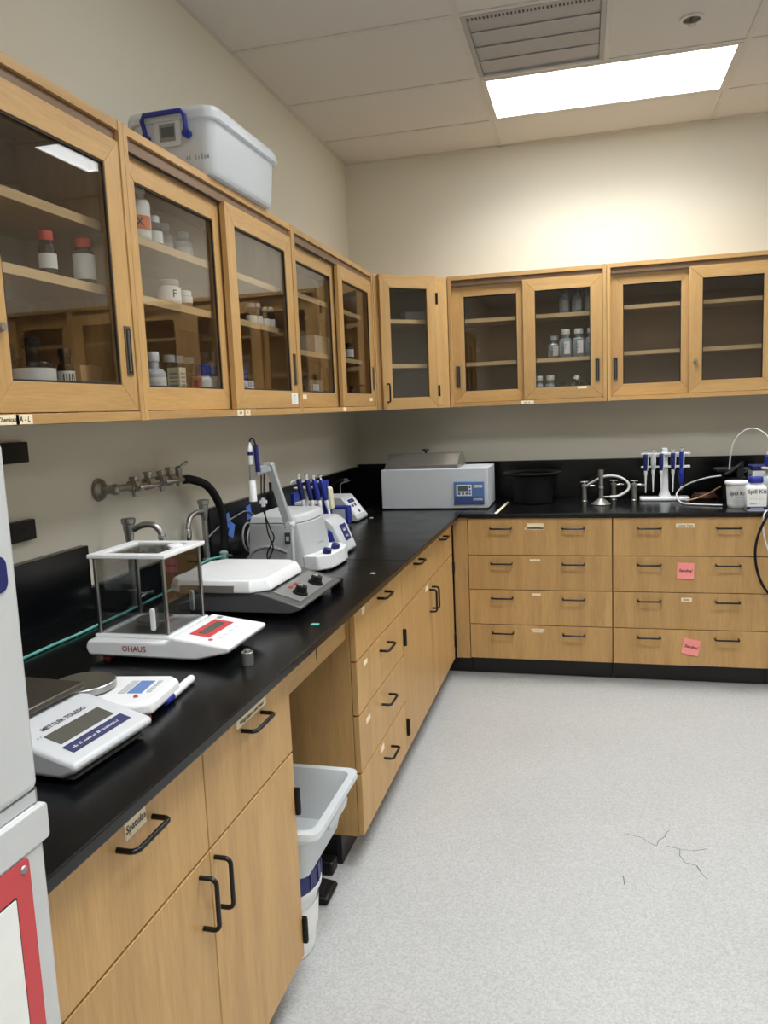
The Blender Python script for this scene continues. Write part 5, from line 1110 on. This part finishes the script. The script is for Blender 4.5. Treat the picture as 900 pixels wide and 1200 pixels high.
# ================================================================== BOTTLES AND BOXES IN THE WALL CABINETS
def bottle(name, label, cat, x, y, z, r, h, body, cap, capr=None, caph=.02, neck=.25, lab=None, lz=(.15, .6), face=0.0, square=False, labmat=None, txt=None, group=None, shoulder=.12):
    """round or square bottle; face = direction (radians) the label looks to"""
    t = thing(name, label, cat, (x, y, z), 0, group)
    capr = capr or r * .6; hb = h - caph
    if square:
        R = [[(p[0], p[1], z + zz) for p in rrect(x - a, x + a, y - a, y + a, a * .28, 3)] for a, zz in ((r * .96, 0), (r, .003), (r, hb * .72), (r * .8, hb * .82))]
        B().loft(R).obj('body', body, t, world=True); B().lathe([(capr * .85, hb * .82), (capr * .85, hb)], (x, y, z), 18).obj('neck', body, t, world=True)
    else:
        za_, zb_ = hb * (1 - shoulder - neck * .4), hb * (1 - neck * .4); rn = capr * .86
        arc = [(rn + (r - rn) * math.cos(PI / 2 * k / 5), za_ + (zb_ - za_) * math.sin(PI / 2 * k / 5)) for k in range(6)]
        B().lathe([(r * .95, 0), (r, .003)] + arc + [(rn, hb)], (x, y, z), 24).obj('body', body, t, world=True)
    B().lathe([(capr * .98, hb + .0005), (capr, hb + .002), (capr, h - .002), (capr * .92, h)], (x, y, z), 20).obj('cap', cap, t, world=True)
    if lab:
        b = B(); z0_, z1_ = hb * lz[0], hb * lz[1]
        if square:
            d = Vector((math.cos(face), math.sin(face), 0)); s_ = Vector((-d.y, d.x, 0)); o_ = Vector((x, y, z + (z0_ + z1_) / 2)) + d * (r + .0006)
            M = basis(o_, s_, (0, 0, 1)); hw, hh = r * .82, (z1_ - z0_) / 2
            b.add([tuple(M @ Vector(p)) for p in ((-hw, -hh, 0), (hw, -hh, 0), (hw, hh, 0), (-hw, hh, 0))], [(0, 1, 2, 3)])
            if txt: text_b(b, txt, hh * .42, M, 1, 0, .0006)
        else:
            b.lathe([(r + .0007, z0_), (r + .0007, z1_)], (x, y, z), 16, a0=face - 1.5, a1=face + 1.5)
            if txt: wrap_text(b, txt, (z1_ - z0_) * (.3 if txt[0] == '~' else .75), x, y, r + .0008, z + (z0_ + z1_) / 2, face, 1)
        b.obj('paper_label', [labmat or PAPER, INK], t, world=True)
    return t
def on(zs): return ZB + zs + .0005
S1, S2, S0 = on(.345), on(.505), on(.024)
FC = -.6                         # labels look towards the room and the camera
FRP = plain('frosted_bottle', (196, 200, 202), .35)
# first cabinet
bottle('reagent_bottle', 'amber bottle with red cap and small label, left on the middle shelf', 'bottle', .226, -3.275, S1, .0205, .103, AMBER, REDP, .0165, .022, .22, True, (.2, .62), FC)
bottle('reagent_bottle', 'amber bottle with red cap and large label, right on the middle shelf', 'bottle', .226, -3.135, S1, .0275, .112, AMBER, REDP, .021, .022, .2, True, (.12, .8), FC)
bottle('reagent_jug', 'big dark jug with white label on the cabinet floor by the lock', 'bottle', .226, -3.365, S0, .050, .172, AMBER, BLACK, .020, .022, .35, True, (.36, .68), FC, shoulder=.16)
bottle('reagent_bottle', 'dark slim bottle with barcode label on the cabinet floor', 'bottle', .226, -3.245, S0, .020, .155, AMBER, BLACK, .015, .018, .3, True, (.50, .74), FC, txt='|||||')
bottle('reagent_bottle', 'dark bottle with a blue cap standing behind the big jug', 'bottle', .10, -3.33, S0, .045, .235, AMBER, BLUE, .035, .04, .3)
t = thing('cardboard_box', 'small plain cardboard box on the floor of the first cabinet', 'box', (.19, -3.16, S0)); B().box(.14, .24, -3.205, -3.12, S0, S0 + .118).obj('carton', CARD, t, world=True, bevel=.001); B().box(.1395, .2405, -3.168, -3.157, S0 + .1181, S0 + .1186).obj('tape_seam', TAPE, t, world=True, smooth=False)
# second cabinet, left door
bottle('reagent_bottle', 'tall white bottle with orange hazard label on the top shelf', 'bottle', .226, -2.865, S2, .036, .155, WHITE2, WHITE, .026, .03, .25, True, (.05, .8), FC)
b = B(); b.lathe([(.0378, .025), (.0378, .062)], (.226, -2.865, S2), 10, a0=FC - .75, a1=FC + .75); hz = [o for o in bpy.data.objects if o.get('label', '').startswith('tall white bottle with orange')][0]
b.mi = 1; wrap_text(b, 'X', .032, .226, -2.865, .0382, S2 + .043, FC - .25, 1); b.obj('hazard_label', [plain('hazard_orange', (226, 112, 62), .6), INK], hz, world=True)
bottle('reagent_bottle', 'white bottle half hidden behind the stile on the top shelf', 'bottle', .17, -2.935, S2, .032, .14, WHITE2, WHITE, .024, .03, .25)
bottle('reagent_bottle', 'short clear bottle beside the hazard labelled white bottle', 'bottle', .226, -2.775, S2, .022, .085, VIAL, WHITE, .016, .018, .3, True, (.1, .6), FC)
bottle('reagent_bottle', 'pale bottle farthest right on the top shelf behind the rear door', 'bottle', .17, -2.50, S2, .03, .10, FRP, WHITE, .02, .02, .3, True, (.1, .6), FC)
bottle('reagent_bottle', 'pale bottle next to farthest right on the top shelf behind the rear door', 'bottle', .14, -2.57, S2, .028, .115, FRP, WHITE, .02, .02, .3, True, (.1, .55), FC)
bottle('jar', 'squat white jar lettered F on the middle shelf', 'jar', .226, -2.715, S1, .034, .072, PAPER, plain('cap_clear', (170, 168, 160), .3), .030, .018, .12, True, (.12, .9), FC, txt='F')
bottle('jar', 'small white jar with tan base right of the F jar', 'jar', .226, -2.62, S1, .023, .052, plain('tan_glass', (190, 160, 126), .3), WHITE2, .021, .016, .15, True, (.4, .95), FC)
bottle('reagent_bottle', 'white capped frosted bottle at the left of the cabinet floor', 'bottle', .226, -2.84, S0, .034, .172, FRP, WHITE2, .018, .028, .35, True, (.40, .68), FC, shoulder=.14)
bottle('reagent_bottle', 'small white bottle tucked behind the frosted bottle', 'bottle', .15, -2.72, S0, .026, .12, WHITE2, WHITE, .018, .02, .3)
t = thing('carton', 'narrow printed cream carton on the cabinet floor', 'carton', (.20, -2.66, S0)); b = B(); b.box(.18, .222, -2.682, -2.642, S0, S0 + .135); b.mi = 1
for k in range(5): b.box(.187, .216, -2.6826, -2.682, S0 + .065 + k * .012, S0 + .071 + k * .012); b.box(.222, .2226, -2.676, -2.648, S0 + .065 + k * .012, S0 + .071 + k * .012)
b.obj('carton', [CREAMP, GREYM], t, world=True, smooth=False)
bottle('jar', 'round red brown jar among the bottles on the cabinet floor', 'jar', .226, -2.59, S0, .028, .108, plain('rust_plastic', (150, 70, 44), .4), plain('rust_cap', (128, 58, 38), .4), .022, .016, .4, shoulder=.4)
for k, yy in enumerate((-2.535, -2.47)):
    bottle('reagent_bottle', 'white bottle with a blue cap, %s of the pair behind the door overlap' % ('left' if k == 0 else 'right'), 'bottle', .226, yy, S0, .028, .148, WHITE2, BLUE, .025, .036, .12, True, (.5, .88), FC)
for k, yy in enumerate((-2.50, -2.43, -2.56)):
    bottle('reagent_bottle', 'clear bottle with white cap in the back row, %s of three' % ['middle', 'right', 'left'][k], 'bottle', .12, yy, S0, .026, .185, VIAL, WHITE, .02, .024, .3)
# second cabinet, right door
for k, yy in enumerate((-2.115, -2.055, -1.985, -1.93)):
    bottle('vial', '%s of the four small capped vials on the middle shelf' % ['first from the left', 'second from the left', 'third from the left', 'rightmost'][k], 'vial', .226, yy, S1, .021, .074 + .006 * (k % 2), VIAL, plain('cap_silver', (170, 170, 168), .3, .6), .017, .016, .25, True, (.05, .5), FC)
bottle('jar', 'white tub with a blue lid at the left of the right door floor', 'jar', .226, -2.26, S0, .034, .142, WHITE2, BLUE, .035, .036, .1, True, (.5, .88), FC, txt='~2,5')
bottle('jar', 'white jar right of the blue lidded tub', 'jar', .226, -2.185, S0, .028, .105, WHITE2, WHITE, .025, .02, .1, True, (.5, .9), FC)
# third cabinet
T1, T0 = on(.275), on(.024)
t = thing('cardboard_box', 'long cardboard box on the shelf of the third cabinet', 'box', (.2, -1.2, T1)); B().box(.14, .235, -1.42, -1.14, T1, T1 + .085).obj('carton', plain('card_grey', (196, 186, 166), .8), t, world=True, bevel=.001); B().box(.139, .236, -1.285, -1.275, T1 + .0851, T1 + .0857).obj('tape_seam', TAPE, t, world=True, smooth=False)
t = thing('cardboard_box', 'yellowish cardboard box behind the front door of the third cabinet', 'box', (.2, -.98, T1)); B().box(.14, .225, -1.09, -.93, T1, T1 + .10).obj('carton', CARD, t, world=True, bevel=.001); B().box(.139, .226, -1.015, -1.005, T1 + .1001, T1 + .1007).obj('tape_seam', TAPE, t, world=True, smooth=False)
bottle('jar', 'dark jar with an oval white label beside the cardboard box', 'jar', .226, -.865, T1, .03, .085, BLACK, BLACK, .026, .02, .15, True, (.2, .8), FC)
bottle('jar', 'small red jar on the floor of the third cabinet', 'jar', .226, -.985, T0, .028, .105, plain('red_plastic', (178, 56, 48), .45), REDP, .027, .018, .1)
bottle('vial', 'small dark vial right of the red jar', 'vial', .226, -.83, T0, .018, .112, plain('brown_vial', (62, 50, 40), .3), BLACK, .014, .014, .2, True, (.2, .6), FC)
bottle('vial', 'dark vial on the floor at the left of the third cabinet', 'vial', .226, -1.62, T0, .02, .125, plain('brown_vial', (62, 50, 40), .3), BLACK, .016, .018, .2, True, (.1, .4), FC)
t = thing('flat_carton', 'flat grey carton behind the rear door of the third cabinet', 'carton', (.2, -1.4, T0)); B().box(.13, .23, -1.50, -1.32, T0, T0 + .13).obj('carton', plain('card_dull', (150, 134, 110), .8), t, world=True, bevel=.001); B().box(.2301, .2306, -1.46, -1.38, T0 + .08, T0 + .11).obj('paper_label', PAPER, t, world=True, smooth=False)
# corner cabinet: stacked white trays on the top shelf
for k in range(3):
    t = thing('white_tray', ['lowest', 'middle', 'topmost'][k] + ' of the stacked pale trays in the corner cabinet', 'tray', (.47, -.33, on(.507) + k * .017), .6, 'trays in the corner cabinet')
    b = B(); b.loft([[(p[0], p[1], 0) for p in rrect(-.06, .06, -.04, .04, .01, 3)], [(p[0], p[1], .016) for p in rrect(-.066, .066, -.046, .046, .012, 3)], [(p[0], p[1], .016) for p in rrect(-.062, .062, -.042, .042, .01, 3)], [(p[0], p[1], .002) for p in rrect(-.057, .057, -.037, .037, .009, 3)]]); b.obj('tray_wall', GREYM, t)
# media bottles on the back wall
U1, U2, U0 = on(.258), on(.507), on(.024); FB = -PI / 2 - .1
FLINT = plain('flint_bottle', (122, 132, 136), .15, spec=.7)
nm4 = ['first', 'second', 'third', 'fourth']
for k, x in enumerate((1.272, 1.337, 1.410, 1.482)):
    bottle('media_bottle', '%s square clear media bottle from the left on the middle shelf' % nm4[k], 'bottle', x, -.225 if k else -.17, U1, .034, .157 if k else .13, FLINT, WHITE2, .025, .028, .2, True, (.14, .68), FB, True, None, '~3,6', 'media bottles')
for k, x in enumerate((1.332, 1.404, 1.474)):
    bottle('media_bottle', '%s square grey bottle on the top shelf' % ['left', 'middle', 'right'][k], 'bottle', x, -.225, U2, .029, .125, FLINT, GREYD, .020, .022, .2, True, (.12, .68), FB, True, plain('label_grey', (160, 162, 164), .6), None, 'bottles on the top shelf')
for k, x in enumerate((1.184, 1.248)):
    bottle('media_bottle', '%s white capped bottle on the floor behind the front door' % ['left', 'right'][k], 'bottle', x, -.228, U0, .027, .135, FLINT, WHITE2, .023, .026, .22, True, (.1, .62), FB, True, None, None, 'white capped bottles')
BRV = plain('brown_vial_glass', (112, 66, 40), .2)
for k, x in enumerate((1.318, 1.405, 1.442, 1.478)):
    bottle('vial', '%s small brown vial on the cabinet floor' % nm4[k], 'vial', x, -.20, U0, .016, .095, BRV, plain('cap_brown', (88, 52, 34), .4), .013, .014, .25, group='brown vials')
t = thing('tilted_flask', 'clear flask with white cap lying tilted among the brown vials', 'flask', (1.36, -.22, U0), 0)
p0, p1 = Vector((1.350, -.235, U0 + .022)), Vector((1.400, -.225, U0 + .118)); d = (p1 - p0).normalized()
b = B(); b.tube([p0, p0 + d * .004, p0 + d * .05, p0 + d * .075, p0 + d * .092], 0, 18, rads=[.018, .021, .021, .012, .011]); b.obj('body', VIAL, t, world=True)
b = B(); b.tube([p0 + d * .0925, p0 + d * .094, p0 + d * .115, p0 + d * .117], 0, 18, rads=[.016, .0175, .0175, .0155]); b.obj('cap', WHITE2, t, world=True)
